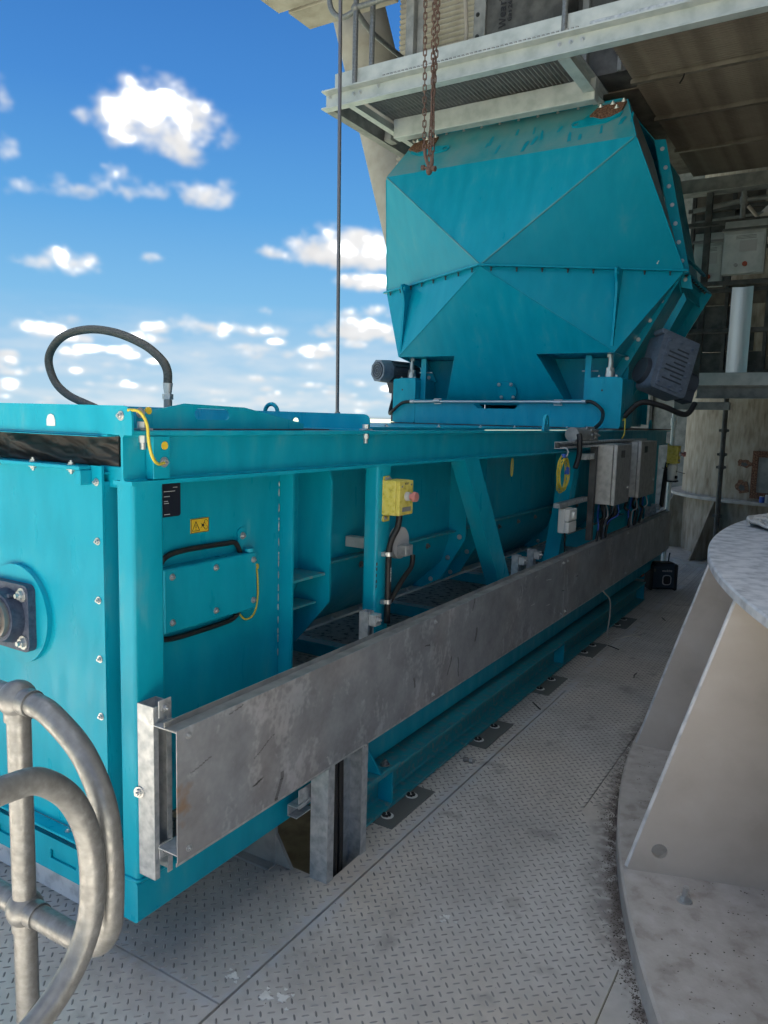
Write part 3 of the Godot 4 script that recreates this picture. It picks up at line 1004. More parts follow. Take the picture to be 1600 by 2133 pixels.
	lettering(t, "stencil", "WearT", 0.058, V(-2.565, 4.725, -5.754), V(0, -1, 0) * -1, V(-1, 0, 0), M.black, false, true)
	lettering(t, "stencil", "Gas 24/7", 0.034, V(-2.505, 4.735, -5.754), V(0, 1, 0), V(-1, 0, 0), M.black, false, true)

	t = thing("conduit", "dusty flexible conduit rising beside the stencilled housing", "conduit")
	b = B.new()
	b.tube(curve([V(-2.93, 4.25, -5.7), V(-2.90, 4.45, -5.72), V(-2.85, 4.6, -5.72), V(-2.86, 4.9, -5.7), V(-2.84, 5.4, -5.7), V(-2.84, 6.0, -5.7)], 6), 0.016, 10)
	part(t, "pipe", b, M.leg)

	t = thing("inclined_leg", "thick inclined beige tubular leg behind the chute and walkway", "support leg")
	b = B.new()
	b.cyl(V(-5.55, 7.6, -7.5), V(-3.95, 2.4, -7.5), 0.30, 0.30, 40)
	part(t, "tube", b, M.leg)
	b = B.new()
	b.cyl(V(-5.62, 7.6, -7.5), V(-5.6, 7.65, -7.5), 0.36, 0.36, 40)
	part(t, "flange", b, M.leg)

	t = thing("sun_shade_sheet", "unseen sheet added high above the walkway to keep sun off the beige beam", "roof")
	b = B.new()
	b.bb(V(-6.2, 8.4, -13.1), V(6.0, 8.5, -3.2))  # added out of view, shades the beige beam and leg from the sun
	part(t, "sheet", b, M.grey_steel)
	t = thing("roof_beam", "beige box beam jutting out high above the walkway corner", "beam")
	b = B.new()
	b.bb(V(-5.40, 5.70, -6.5), V(-4.86, 6.0, -3.6), 0.01)
	part(t, "beam", b, M.leg)
	b = B.new()
	b.bb(V(-5.30, 5.695, -6.9), V(-4.2, 5.78, -6.53), 0.006)
	part(t, "cross_plate", b, M.leg)

# ---------------------------------------------------------------- plant behind on the right
func cabinet(called: String, label: String, p: Vector3, w: float, h: float, d: float):
	var t := thing(called, label, "cabinet", "control cabinets under the walkway")
	var b := B.new()
	b.prism([Vector2(0, 0), Vector2(d, 0), Vector2(d, h * 0.78), Vector2(d * 0.55, h), Vector2(0, h)], p, ZZ, UP, XX * w)
	part(t, "body", b, M.galv_pale)
	b = B.new()
	b.bb(p + V(0.015, 0.015, d + 0.002), p + V(w - 0.015, h * 0.74, d + 0.012), 0.002)
	part(t, "door", b, M.galv_pale)
	b = B.new()
	b.box(p + V(w * 0.5, h * 0.82, d * 0.98 + 0.012), V(w + 0.03, 0.012, 0.06), 0.002, Basis(XX, 0.6))
	part(t, "rain_hood", b, M.grey_steel)
	b = B.new()
	b.bb(p + V(w * 0.40, h * 0.40, d + 0.0125), p + V(w * 0.80, h * 0.60, d + 0.017), 0.001)
	part(t, "window", b, M.grey_plastic)
	b = B.new()
	b.cyl(p + V(w * 0.56, h * 0.16, d + 0.0125), p + V(w * 0.56, h * 0.16, d + 0.045), 0.02, 0.024, 14)
	part(t, "red_button", b, M.red)
	b = B.new()
	b.cyl(p + V(w * 0.34, h * 0.155, d + 0.0125), p + V(w * 0.34, h * 0.155, d + 0.03), 0.018, -1, 14)
	part(t, "switch", b, M.steel)
	b = B.new()
	for i in 3:
		b.bb(p + V(w * 0.30, h * (0.64 + i * 0.025), d + 0.0125), p + V(w * 0.78, h * (0.647 + i * 0.025), d + 0.014))
	part(t, "vent_slot", b, M.dark_steel)
func background():
	var t := thing("service_platform", "pale steel service platform with rails across the beige column", "platform")
	var b := B.new()
	chan(b, V(-1.42, 1.89, -8.5), V(3.0, 1.89, -8.5), ZZ, 0.13, 0.06)
	part(t, "edge_channel", b, M.grey_steel)
	b = B.new()
	b.bb(V(-1.40, 2.023, -8.51), V(3.0, 2.15, -8.5), 0.002)
	part(t, "toe_board", b, M.galv_pale)
	b = B.new()
	b.bb(V(-1.42, 1.99, -9.4), V(3.0, 2.02, -8.57))
	part(t, "floor", b, M.dark_steel)
	for y in [2.585, 3.06, 3.66]:
		b = B.new()
		b.bb(V(-1.65, y - 0.022, -8.62), V(3.0, y + 0.022, -8.58), 0.004)
		part(t, "rail", b, M.dark_steel)
	for x in [-1.45, -0.68, -0.1]:
		b = B.new()
		b.bb(V(x - 0.03, 2.02, -8.70), V(x + 0.03, 4.0, -8.63), 0.003)
		part(t, "post", b, M.dark_steel)
	b = B.new()
	b.bb(V(-1.62, 1.77, -8.52), V(-1.08, 1.85, -8.44), 0.004)
	part(t, "bracket", b, M.grey_steel)
	b = B.new()
	b.tube([V(-1.62, 3.845, -8.75), V(-1.13, 3.90, -8.75), V(0.6, 3.95, -8.75)], 0.024, 12)
	b.tube([V(-1.62, 3.76, -8.9), V(0.6, 3.86, -8.9)], 0.016, 10)
	part(t, "pipe", b, M.grey_steel)
	b = B.new()
	b.cyl(V(-1.14, 3.6, -8.74), V(-1.14, 4.05, -8.74), 0.026, -1, 14)
	b.cyl(V(-1.14, 3.86, -8.74), V(-1.14, 3.93, -8.74), 0.036, -1, 14)
	part(t, "riser", b, M.grey_steel)
	b = B.new()
	b.tube([V(-1.1, 3.85, -8.8), V(-0.9, 3.6, -8.8)], 0.018, 10)
	b.cyl(V(-0.98, 3.62, -9.0), V(-0.30, 4.3, -9.0), 0.16, -1, 20)
	part(t, "duct", b, M.beige)
	t = thing("angle_sheet", "bright galvanised folded angle sheet standing behind the rail", "sheet")
	b = B.new()
	b.prism([Vector2(-1.155, -8.535), Vector2(-1.05, -8.565), Vector2(-0.955, -8.525), Vector2(-0.957, -8.522), Vector2(-1.05, -8.561), Vector2(-1.153, -8.531)], V(0, 2.153, 0), XX, ZZ, V(0, 0.85, 0))
	part(t, "sheet", b, mat(lin(0.82, 0.86, 0.88), 0.38, 0.6))
	cabinet("control_cabinet", "grey control cabinet with sloping roof and red button above the folded angle", V(-1.265, 3.13, -8.60), 0.385, 0.52, 0.10)
	cabinet("control_cabinet", "grey control cabinet half hidden by the teal chute", V(-1.62, 3.10, -9.05), 0.30, 0.56, 0.12)
	t = thing("plant_wall", "dark steel framework wall with small daylight gaps behind the cabinets", "wall")
	var k := 0
	for x in 9:
		for y in 8:
			k += 1
			if [13, 22, 31, 38, 44, 53, 60, 29].has(k):
				continue
			b = B.new()
			b.bb(V(-1.75 + x * 0.42, 2.2 + y * 0.26, -9.55 - 0.04 * (k % 3)), V(-1.75 + x * 0.42 + 0.405, 2.2 + y * 0.26 + 0.25, -9.53 - 0.04 * (k % 3)))
			part(t, "panel", b, M.dark_steel if k % 4 else M.brown)
	b = B.new()
	for x in 10:
		b.bb(V(-1.77 + x * 0.42, 2.02, -9.53), V(-1.73 + x * 0.42, 4.3, -9.47), 0.003)
	part(t, "stud", b, M.dark_steel)
	b = B.new()
	for y in 5:
		b.bb(V(-1.8, 2.2 + y * 0.45, -9.465), V(2.1, 2.24 + y * 0.45, -9.43), 0.003)
	part(t, "girt", b, M.dark_steel)
	t = thing("scaffold_tube", "dark scaffold tube with couplers standing before the beige column", "tube")
	b = B.new()
	b.cyl(V(-1.185, 0.0, -9.0), V(-1.185, 1.98, -9.0), 0.026, -1, 16)
	part(t, "tube", b, M.dark_steel)
	for y in [0.62, 1.16, 1.3, 1.56]:
		b = B.new()
		b.cyl(V(-1.185, y - 0.02, -9.0), V(-1.185, y + 0.02, -9.0), 0.034, -1, 14)
		b.bb(V(-1.235, y - 0.014, -9.02), V(-1.135, y + 0.014, -8.98), 0.004)
		part(t, "coupler", b, M.dark_steel)
	t = thing("white_pipe", "thin whitewashed pipe standing behind the teal frame end", "pipe")
	b = B.new()
	b.cyl(V(-1.64, 1.14, -8.62), V(-1.64, 1.80, -8.62), 0.022, -1, 14)
	b.cyl(V(-1.64, 1.60, -8.62), V(-1.64, 1.68, -8.62), 0.030, -1, 14)
	b.cyl(V(-1.64, 0.0, -8.62), V(-1.64, 1.139, -8.62), 0.022, -1, 14)
	part(t, "tube", b, M.white_plastic)

# ---------------------------------------------------------------- base on the deck
func base_frame():
	var t := thing("base_beam", "low scuffed teal I-beam on the deck under the zinc duct", "beam")
	var b := B.new()
	ibeam(b, V(-1.633, 0.008, -7.05), V(-1.633, 0.008, -2.26), XX, 0.165, 0.15, 0.012, 0.01)
	part(t, "beam", b, M.teal_worn)
	for z in [-2.56, -4.76, -7.03]:
		b = B.new()
		b.bb(V(-1.553, 0.021, z - 0.006), V(-1.489, 0.16, z + 0.006))
		part(t, "stiffener", b, M.teal)
	b = B.new()
	b.bb(V(-1.70, 0.174, -2.60), V(-1.475, 0.19, -2.27), 0.003)
	part(t, "splice_plate", b, M.teal_worn)
	b = B.new()
	b.prism([Vector2(-1.55, 0.191), Vector2(-1.475, 0.191), Vector2(-1.55, 0.30)], V(0, 0, -2.45), XX, UP, V(0, 0, 0.012))
	part(t, "gusset", b, M.teal)
	for z in [-2.37, -2.53]:
		bolt(t, V(-1.51, 0.191, z), UP, 0.014, "bolt", M.steel)
		bolt(t, V(-1.51, 0.160, z), -UP, 0.012, "bolt", M.steel)
	for i in 5:
		var z0 := -2.41 - 0.885 * i
		var s := thing("shim_plate", ["first", "second", "third", "fourth", "fifth"][i] + " dark packing plate from the cable riser, under the teal base beam", "shim plate", "packing plates along the base beam")
		b = B.new()
		b.bb(V(-1.60, 0.0005, z0 - 0.36), V(-1.398 + 0.006 * i, 0.006, z0), 0.001)
		part(s, "plate", b, M.shim)
		for dz in [-0.07, -0.27]:
			b = B.new()
			b.cyl(V(-1.462, 0.0065, z0 + dz), V(-1.462, 0.0085, z0 + dz), 0.026, -1, 18)
			part(s, "grout_ring", b, M.white_plastic)
			b = B.new()
			for k in 7:
				b.ball(V(-1.466 + 0.012 * cos(k * 2.4), 0.011, z0 + dz + 0.014 * sin(k * 2.4)), V(0.009, 0.006, 0.007), 6)
			part(s, "tar_lump", b, M.black)
	t = thing("plinth", "white painted plinth under the teal end casing", "plinth")
	b = B.new()
	b.bb(V(-3.3, 0.0, -1.75), V(-1.90, 0.19, -1.445), 0.006)
	part(t, "block", b, M.white_paint)
	t = thing("support_foot", "grey steel foot with gusset under the teal lower rail beside the deck opening", "foot")
	b = B.new()
	b.bb(V(-1.78, 0.0, -1.985), V(-1.62, 0.195, -1.97), 0.002)
	b.bb(V(-1.78, 0.0003, -1.999), V(-1.62, 0.008, -1.93), 0.002)
	part(t, "plate", b, M.grey_steel)
	b = B.new()
	b.prism([Vector2(-1.62, 0.009), Vector2(-1.55, 0.009), Vector2(-1.62, 0.12)], V(0, 0, -1.985), XX, UP, V(0, 0, 0.012))
	part(t, "gusset", b, M.grey_steel)

# ---------------------------------------------------------------- conveyor
func rhs(b: B, x0: float, x1: float, z0: float, z1: float, y0: float, y1: float, r := 0.012):
	b.prism(rr(x1 - x0, z1 - z0, r, 5, (x0 + x1) / 2, (z0 + z1) / 2), V(0, y0, 0), XX, ZZ, V(0, y1 - y0, 0))
func slanted(b: B, x0: float, x1: float, a: Vector2, c: Vector2, w: float):
	# member in the Z-Y plane from a to c (z, y), width w along z
	b.prism([Vector2(a.x - w / 2, a.y), Vector2(a.x + w / 2, a.y), Vector2(c.x + w / 2, c.y), Vector2(c.x - w / 2, c.y)], V(x0, 0, 0), ZZ, UP, V(x1 - x0, 0, 0))
func conveyor():
	var t := thing("steel_framework", "long teal steel frame with posts and slanted braces carrying the conveyor trough", "frame")
	var b := B.new()
	ibeam(b, V(-1.623, 1.41, -8.0), V(-1.623, 1.41, -1.302), XX, 0.14, 0.073, 0.011, 0.008)
	part(t, "top_beam", b, M.teal)
	b = B.new()
	ibeam(b, V(-3.61, 1.41, -8.0), V(-3.61, 1.41, -1.302), XX, 0.14, 0.073, 0.011, 0.008)
	part(t, "top_beam", b, M.teal)
	b = B.new()
	b.bb(V(-1.581, 1.423, -1.432), V(-1.552, 1.537, -1.374), 0.002)
	part(t, "earthing_boss", b, M.teal)
	b = B.new()
	b.prism(rr(0.1, 0.12, 0.012, 4, -1.60, 0.263), V(0, 0, -8.0), XX, UP, V(0, 0, 6.7))
	part(t, "lower_rail", b, M.teal)
	b = B.new()
	b.bb(V(-3.4, 0.20, -1.41), V(-1.652, 0.32, -1.32), 0.006)
	part(t, "lower_rail", b, M.teal)
	b = B.new()
	b.tube([V(-1.605, 0.325, -1.302), V(-1.56, 0.325, -1.302), V(-1.55, 0.325, -1.312), V(-1.55, 0.325, -1.41)], 0.006, 6)
	part(t, "weld_bead", b, M.teal)
	for q in [[-1.305, -1.41], [-2.492, -2.594]]:
		for x in [-1.618, -3.606]:
			b = B.new()
			rhs(b, x, x + 0.066, q[1], q[0], 0.322, 1.411)
			part(t, "post", b, M.teal)
	b = B.new()
	slanted(b, -1.63, -1.552, Vector2(-3.345, 1.411), Vector2(-4.12, 0.322), 0.16)
	part(t, "brace", b, M.teal)
	b = B.new()
	slanted(b, -1.65, -1.552, Vector2(-5.07, 1.411), Vector2(-4.60, 0.322), 0.115)
	part(t, "brace", b, M.teal)
	b = B.new()
	rhs(b, -1.618, -1.552, -7.5, -7.25, 0.322, 1.411)
	part(t, "post", b, M.teal)
	b = B.new()
	slanted(b, -1.64, -1.552, Vector2(-7.2, 1.411), Vector2(-6.6, 0.322), 0.115)
	part(t, "brace", b, M.teal)
	for z in [-2.54, -3.2, -4.2, -5.4, -6.6]:
		b = B.new()
		b.bb(V(-3.5, 0.33, z - 0.04), V(-1.655, 0.40, z + 0.04), 0.004)
		part(t, "cross_member", b, M.teal)
	b = B.new()
	b.bb(V(-1.95, 0.36, -2.86), V(-1.52, 0.40, -2.82), 0.003)
	b.bb(V(-1.95, 0.36, -4.42), V(-1.52, 0.42, -4.37), 0.003)
	part(t, "cross_strut", b, M.galv)
	b = B.new()
	b.bb(V(-3.4, 0.322, -7.6), V(-1.656, 0.33, -2.1))
	part(t, "dusty_tray", b, M.dusty)
	b = B.new()
	b.prism(rr(0.1, 0.12, 0.012, 4, -3.56, 0.263), V(0, 0, -8.0), XX, UP, V(0, 0, 6.7))
	part(t, "lower_rail", b, M.teal)
	# paint chips on post edge
	b = B.new()
	for q in [0.93, 0.95, 0.975, 1.0, 0.80, 1.02]:
		b.bb(V(-1.5535, q, -2.4975 - rng.randf() * 0.004), V(-1.5515, q + 0.012, -2.494))
	part(t, "paint_chip", b, M.dark_steel)
	for z in [-4.47, -7.3]:
		b = B.new()
		b.plate([Vector2(-0.05, 0), Vector2(0.05, 0), Vector2(0.03, 0.07), Vector2(0.018, 0.088), Vector2(0, 0.094), Vector2(-0.018, 0.088), Vector2(-0.03, 0.07)], [rr(0.024, 0.046, 0.0115, 4, 0, 0.055)], V(-1.60, 1.551, z), V(0, 0, -1) if z > -5 else V(0, 0, -1), UP, V(0.016, 0, 0))
		part(t, "lifting_lug", b, M.teal)
	b = B.new()
	b.cyl(V(-1.549, 1.512, -1.41), V(-1.5475, 1.512, -1.41), 0.011, -1, 18)
	part(t, "earth_sticker", b, M.sticker)
	bolt(t, V(-1.552, 1.468, -1.41), XX, 0.009)
	# bolts through the flange below the cover
	for q in [V(-1.575, 1.552, -2.43), V(-1.575, 1.552, -1.36)]:
		b = B.new()
		b.hexa(q + V(0, 0.006, 0), q + V(0, 0.022, 0), 0.013)
		b.bb(q + V(-0.017, 0, -0.02), q + V(0.017, 0.005, 0.02))
		b.hexa(q + V(0, -0.032, 0), q + V(0, -0.014, 0), 0.012)
		b.cyl(q + V(0, -0.05, 0), q + V(0, -0.0325, 0), 0.008, -1, 10)
		part(t, "flange_bolt", b, M.zinc)

	# casing
	t = thing("conveyor_casing", "teal conveyor casing with bearing end panel, bolted hatch and ribbed trough", "conveyor")
	b = B.new()
	b.bb(V(-3.46, 0.37, -1.336), V(-1.700, 1.452, -1.328))
	part(t, "end_panel", b, M.teal)
	b = B.new()
	b.bb(V(-3.46, 1.4405, -1.328), V(-1.745, 1.4515, -1.290), 0.002)
	b.bb(V(-1.762, 1.400, -1.34), V(-1.742, 1.4405, -1.292), 0.002)
	b.bb(V(-1.74, 1.395, -1.36), V(-1.63, 1.452, -1.352), 0.002)
	part(t, "end_lip", b, M.teal)
	for q in [1.408, 1.246, 1.082, 0.915, 0.749, 0.58]:
		bolt(t, V(-1.722, q, -1.328), ZZ, 0.0068)
	for x in [-1.80, -1.97, -2.14, -2.31]:
		bolt(t, V(x, 1.440, -1.308), -UP, 0.008)
		bolt(t, V(x, 1.452, -1.308), UP, 0.007)
	for x in [-1.86, -2.05, -2.3]:
		bolt(t, V(x, 0.365, -1.31), UP, 0.008)
	b = B.new()
	b.bb(V(-3.46, 0.362, -1.328), V(-1.745, 0.370, -1.285), 0.002)
	part(t, "bottom_lip", b, M.teal)
	b = B.new()
	b.bb(V(-3.46, 0.325, -1.38), V(-1.70, 0.36, -1.34))
	part(t, "bottom_seal", b, M.rubber)
	b = B.new()
	var slots := []
	for i in 6:
		slots.append([Vector2(-3.3 + i * 0.27, 0.255), Vector2(-3.3 + i * 0.27 + 0.12, 0.255), Vector2(-3.3 + i * 0.27 + 0.12, 0.285), Vector2(-3.3 + i * 0.27, 0.285)])
	b.plate([Vector2(-3.46, 0.215), Vector2(-1.70, 0.215), Vector2(-1.70, 0.322), Vector2(-3.46, 0.322)], slots, V(0, 0, -1.318), XX, UP, V(0, 0, 0.006))
	part(t, "slotted_rail", b, M.teal)
	b = B.new()
	b.bb(V(-1.708, 0.37, -2.07), V(-1.70, 1.41, -1.337))
	part(t, "side_wall", b, M.teal)
	b = B.new()
	b.bb(V(-3.46, 0.66, -8.0), V(-3.45, 1.43, -2.1))
	b.bb(V(-3.46, 0.37, -2.09), V(-3.45, 1.43, -1.34))
	b.bb(V(-3.46, 1.43, -8.0), V(-1.70, 1.436, -1.34))
	b.bb(V(-3.46, 0.37, -2.09), V(-1.71, 0.378, -1.34))
	b.bb(V(-3.55, 0.0, -8.06), V(-1.66, 1.40, -8.04))
	part(t, "far_wall", b, M.teal)
	# bearing
	b = B.new()
	b.cyl(V(-2.082, 0.991, -1.328), V(-2.082, 0.991, -1.312), 0.150, -1, 56)
	part(t, "bearing_plate", b, M.teal)
	b = B.new()
	b.prism(rr(0.20, 0.20, 0.022, 5, -2.085, 0.991), V(0, 0, -1.312), XX, UP, V(0, 0, 0.024))
	b.cyl(V(-2.085, 0.991, -1.288), V(-2.085, 0.991, -1.255), 0.083, 0.072, 40)
	b.cyl(V(-2.04, 1.06, -1.288), V(-2.04, 1.06, -1.262), 0.007, 0.006, 10)
	part(t, "bearing_housing", b, M.bearing)
	b = B.new()
	b.cyl(V(-2.085, 0.991, -1.255), V(-2.085, 0.991, -1.240), 0.060, -1, 40)
	b.cyl(V(-2.085, 0.991, -1.240), V(-2.085, 0.991, -1.218), 0.048, -1, 40)
	part(t, "bearing_ring", b, M.steel)
	b = B.new()
	b.cyl(V(-2.085, 0.991, -1.218), V(-2.085, 0.991, -1.19), 0.036, 0.034, 36)
	part(t, "shaft", b, M.steel)
	for q in [[-2.012, 1.062], [-2.012, 0.920], [-2.158, 1.062], [-2.158, 0.920]]:
		bolt(t, V(q[0], q[1], -1.288), ZZ, 0.0135)
	# hatch
	b = B.new()
	b.bb(V(-1.70, 0.955, -1.902), V(-1.655, 1.147, -1.50), 0.004)
	var hatch := part(t, "hatch", b, M.teal)
	for q in [[1.122, -1.885], [0.985, -1.885], [1.122, -1.53], [0.985, -1.53], [1.122, -1.71], [0.985, -1.71]]:
		bolt(hatch, V(-1.655, q[0], q[1]), XX, 0.0068)
	b = B.new()
	b.tube(curve([V(-1.685, 1.14, -1.505), V(-1.685, 1.175, -1.53), V(-1.685, 1.188, -1.60), V(-1.685, 1.186, -1.78), V(-1.685, 1.182, -1.83), V(-1.685, 1.145, -1.855)], 6), 0.0085, 8)
	b.tube(curve([V(-1.685, 0.96, -1.505), V(-1.685, 0.932, -1.52), V(-1.685, 0.924, -1.60), V(-1.685, 0.926, -1.78), V(-1.685, 0.935, -1.83), V(-1.685, 0.96, -1.855)], 6), 0.0085, 8)
	part(hatch, "rubber_cord", b, M.black)
	b = B.new()
	b.prism(rr(0.045, 0.075, 0.02, 4, -1.875, 1.19), V(-1.70, 0, 0), ZZ, UP, V(0.006, 0, 0))
	b.cyl(V(-1.67, 1.148, -1.88), V(-1.67, 1.160, -1.88), 0.016, -1, 12)
	part(hatch, "hinge", b, M.teal)
	bolt(hatch, V(-1.694, 1.20, -1.875), XX, 0.008)
	b = B.new()
	b.tube(curve([V(-1.685, 1.082, -1.935), V(-1.68, 1.04, -1.936), V(-1.68, 0.97, -1.935), V(-1.68, 0.925, -1.915), V(-1.685, 0.915, -1.88), V(-1.69, 0.94, -1.855)], 6), 0.0032, 6)
	part(hatch, "earth_strap", b, M.cable_yellow)
	bolt(hatch, V(-1.70, 1.085, -1.935), XX, 0.0075)
	b = B.new()
	b.cyl(V(-1.699, 1.082, -1.952), V(-1.698, 1.082, -1.952), 0.011, -1, 14)
	part(hatch, "earth_sticker", b, M.sticker)
	# plates
	b = B.new()
	b.prism(rr(0.20, 0.11, 0.008, 3, -1.505, 1.348), V(-1.699, 0, 0), ZZ, UP, V(0.002, 0, 0))
	var np := part(t, "name_plate", b, M.plate_black)
	b = B.new()
	for q in [[-1.575, -1.592, 1.379], [-1.54, -1.583, 1.368], [-1.54, -1.562, 1.353], [-1.54, -1.555, 1.339], [-1.54, -1.558, 1.333], [-1.54, -1.562, 1.300]]:
		b.bb(V(-1.6965, q[2], q[1]), V(-1.696, q[2] + 0.002, q[0]))
	part(np, "print", b, M.white_print)
	b = B.new()
	b.bb(V(-1.699, 1.232, -1.723), V(-1.6975, 1.277, -1.646))
	var stk := part(t, "warning_sticker", b, M.sticker)
	b = B.new()
	var sx := -1.6968
	for q in [[-1.6475, 1.2755, -1.7215, 1.2755], [-1.6475, 1.2335, -1.7215, 1.2335], [-1.6475, 1.2335, -1.6475, 1.2755], [-1.7215, 1.2335, -1.7215, 1.2755], [-1.652, 1.239, -1.683, 1.239], [-1.652, 1.239, -1.6675, 1.268], [-1.683, 1.239, -1.6675, 1.268], [-1.6675, 1.247, -1.6675, 1.258], [-1.6675, 1.2425, -1.6675, 1.2445]]:
		b.tube([V(sx, q[1], q[0]), V(sx, q[3], q[2])], 0.0009, 5)
	for s in [1.0, -1.0]:
		var arc := []
		for i in 9:
			arc.append(V(sx, 1.255 + s * (0.009 + 0.0065 * sin(i * 0.55)), -1.710 - 0.0065 * cos(i * 0.55) * s))
		b.tube(arc, 0.0008, 5)
	b.tube([V(sx, 1.245, -1.688), V(sx, 1.262, -1.702)], 0.0006, 5)
	b.tube([V(sx, 1.262, -1.688), V(sx, 1.245, -1.702)], 0.0006, 5)
	b.ball(V(sx, 1.254, -1.697), V(0.0006, 0.0045, 0.006), 8)
	part(stk, "print", b, M.black)
	# ribs, trough wall and flanges
	for z in [-2.073, -2.31, -3.62, -3.86, -5.3, -6.6]:
		b = B.new()
		if z > -2.2:
			b.bb(V(-1.80, 0.36, z - 0.010), V(-1.642, 1.408, z))
		else:
			b.prism([Vector2(-1.66, 1.408), Vector2(-1.645, 1.36), Vector2(-1.65, 0.895), Vector2(-1.81, 0.71), Vector2(-2.1, 0.60), Vector2(-2.15, 0.66), Vector2(-1.86, 0.78), Vector2(-1.80, 0.95), Vector2(-1.80, 1.408)] if z > -3.5 else [Vector2(-1.70, 1.408), Vector2(-1.70, 0.97), Vector2(-1.84, 0.74), Vector2(-2.1, 0.60), Vector2(-2.15, 0.66), Vector2(-1.88, 0.80), Vector2(-1.80, 0.97), Vector2(-1.80, 1.408)], V(0, 0, z - 0.010), XX, UP, V(0, 0, 0.010))
		part(t, "rib", b, M.teal)
		if z < -3.0:
			for q in [[-1.735, 0.98], [-1.80, 0.86], [-1.90, 0.73]]:
				bolt(t, V(q[0], q[1], z), ZZ, 0.009)
	b = B.new()
	b.prism([Vector2(-1.806, 1.41), Vector2(-1.80, 1.41), Vector2(-1.80, 0.96), Vector2(-1.84, 0.84), Vector2(-2.02, 0.675), Vector2(-2.5, 0.58), Vector2(-2.5, 0.574), Vector2(-2.025, 0.669), Vector2(-1.846, 0.837), Vector2(-1.806, 0.958)], V(0, 0, -8.0), XX, UP, V(0, 0, 5.93))
	part(t, "trough_wall", b, M.teal)
	b = B.new()
	b.bb(V(-1.80, 1.004, -8.0), V(-1.755, 1.014, -2.32), 0.002)
	b.bb(V(-1.80, 0.885, -2.30), V(-1.70, 0.893, -2.08), 0.002)
	b.bb(V(-1.80, 1.0, -2.30), V(-1.66, 1.010, -2.08), 0.002)
	part(t, "ledge", b, M.teal_worn)
	b = B.new()
	b.bb(V(-2.02, 0.665, -8.0), V(-1.955, 0.677, -2.32), 0.002)
	part(t, "bottom_flange", b, M.galv_pale)
	for i in 20:
		bolt(t, V(-1.972, 0.677, -2.55 - i * 0.235), UP, 0.008)
		bolt(t, V(-1.80, 0.955, -2.45 - i * 0.31), XX, 0.010, "bolt", M.steel)
	b = B.new()
	for q in 26:
		b.ball(V(-1.698, 1.36 - q * 0.024 + 0.01 * sin(q * 3.7), -2.068), V(0.0022, 0.011 + 0.006 * sin(q * 2.3), 0.0022), 6)
	part(t, "weld_bead", b, M.galv_pale)
	b = B.new()
	b.bb(V(-1.79, 1.055, -2.66), V(-1.60, 1.10, -2.62), 0.002)
	part(t, "angle_bracket", b, M.galv_pale)

	# flexible sleeve between casing and cover
	t = thing("sealing_sleeve", "crumpled black rubber sleeve between end casing and cover", "sleeve")
	b = B.new()
	var nz := fbm(91, 3.0, 4)
	var sp := func(x: float, y: float) -> Vector3:
		var f := sin(clampf((y - 1.452) / 0.084, 0.0, 1.0) * PI)
		return V(x, y, -1.358 + f * (0.020 * sin(x * 7.0 + 2.0 * sin(x * 2.3) + (y - 1.452) * 30.0) + 0.055 * nz.get_noise_2d(x * 0.9 + y * 1.5, y * 2.2) - 0.012))
	for i in 120:
		for j in 12:
			var q := []
			var m := []
			for w in [[i, j], [i + 1, j], [i + 1, j + 1], [i, j + 1]]:
				var x: float = -1.66 - w[0] * 0.015
				var y: float = 1.452 + w[1] * 0.007
				var p0: Vector3 = sp.call(x, y)
				q.append(p0)
				var g: Vector3 = ((sp.call(x + 0.004, y) as Vector3) - p0).cross((sp.call(x, y + 0.004) as Vector3) - p0).normalized()
				m.append(g if g.z > 0 else -g)
			b.trin(q[0], q[1], q[2], m[0], m[1], m[2])
			b.trin(q[0], q[2], q[3], m[0], m[2], m[3])
	for j in 8:
		b.quad(V(-1.66, 1.452 + j * 0.0105, -1.352), V(-1.66, 1.4625 + j * 0.0105, -1.352), V(-1.66, 1.4625 + j * 0.0105, -2.4), V(-1.66, 1.452 + j * 0.0105, -2.4), XX)
	part(t, "sleeve", b, M.sleeve)

	# cover with upturned flanges
	t = thing("access_cover", "teal lift-off cover with slotted handle plate on top of the end casing", "cover")
	b = B.new()
	b.prism([Vector2(-3.6, 1.540), Vector2(-1.545, 1.540), Vector2(-1.545, 1.588), Vector2(-1.550, 1.602), Vector2(-1.562, 1.611), Vector2(-1.578, 1.614), Vector2(-3.6, 1.617)], V(0, 0, -1.306), XX, UP, V(0, 0, 0.006))
	part(t, "front_flange", b, M.teal)
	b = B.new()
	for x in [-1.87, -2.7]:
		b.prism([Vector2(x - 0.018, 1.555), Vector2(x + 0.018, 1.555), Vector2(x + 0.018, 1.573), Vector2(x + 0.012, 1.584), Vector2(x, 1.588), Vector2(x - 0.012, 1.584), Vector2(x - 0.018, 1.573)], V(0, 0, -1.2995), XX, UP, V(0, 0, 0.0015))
	part(t, "painted_sky_slot", b, M.white_print)  # white patch painted in for bright sky seen through a slot
	b = B.new()
	b.bb(V(-3.6, 1.534, -2.50), V(-1.64, 1.5395, -1.30), 0.001)
	b.bb(V(-3.6, 1.532, -1.34), V(-1.66, 1.5335, -1.285))
	part(t, "tray", b, M.teal)
	b = B.new()
	b.plate([Vector2(1.37, 1.555), Vector2(2.10, 1.555), Vector2(2.10, 1.573), Vector2(1.80, 1.621), Vector2(1.55, 1.626), Vector2(1.38, 1.594)], [rr(0.145, 0.032, 0.0155, 5, 1.66, 1.597)], V(-1.625, 0, 0), V(0, 0, -1), UP, V(0.006, 0, 0))
	part(t, "handle_plate", b, M.teal)
	b = B.new()
	b.bb(V(-1.72, 1.551, -2.25), V(-1.615, 1.5545, -1.33), 0.001)
	part(t, "gasket", b, M.rubber)
	b = B.new()
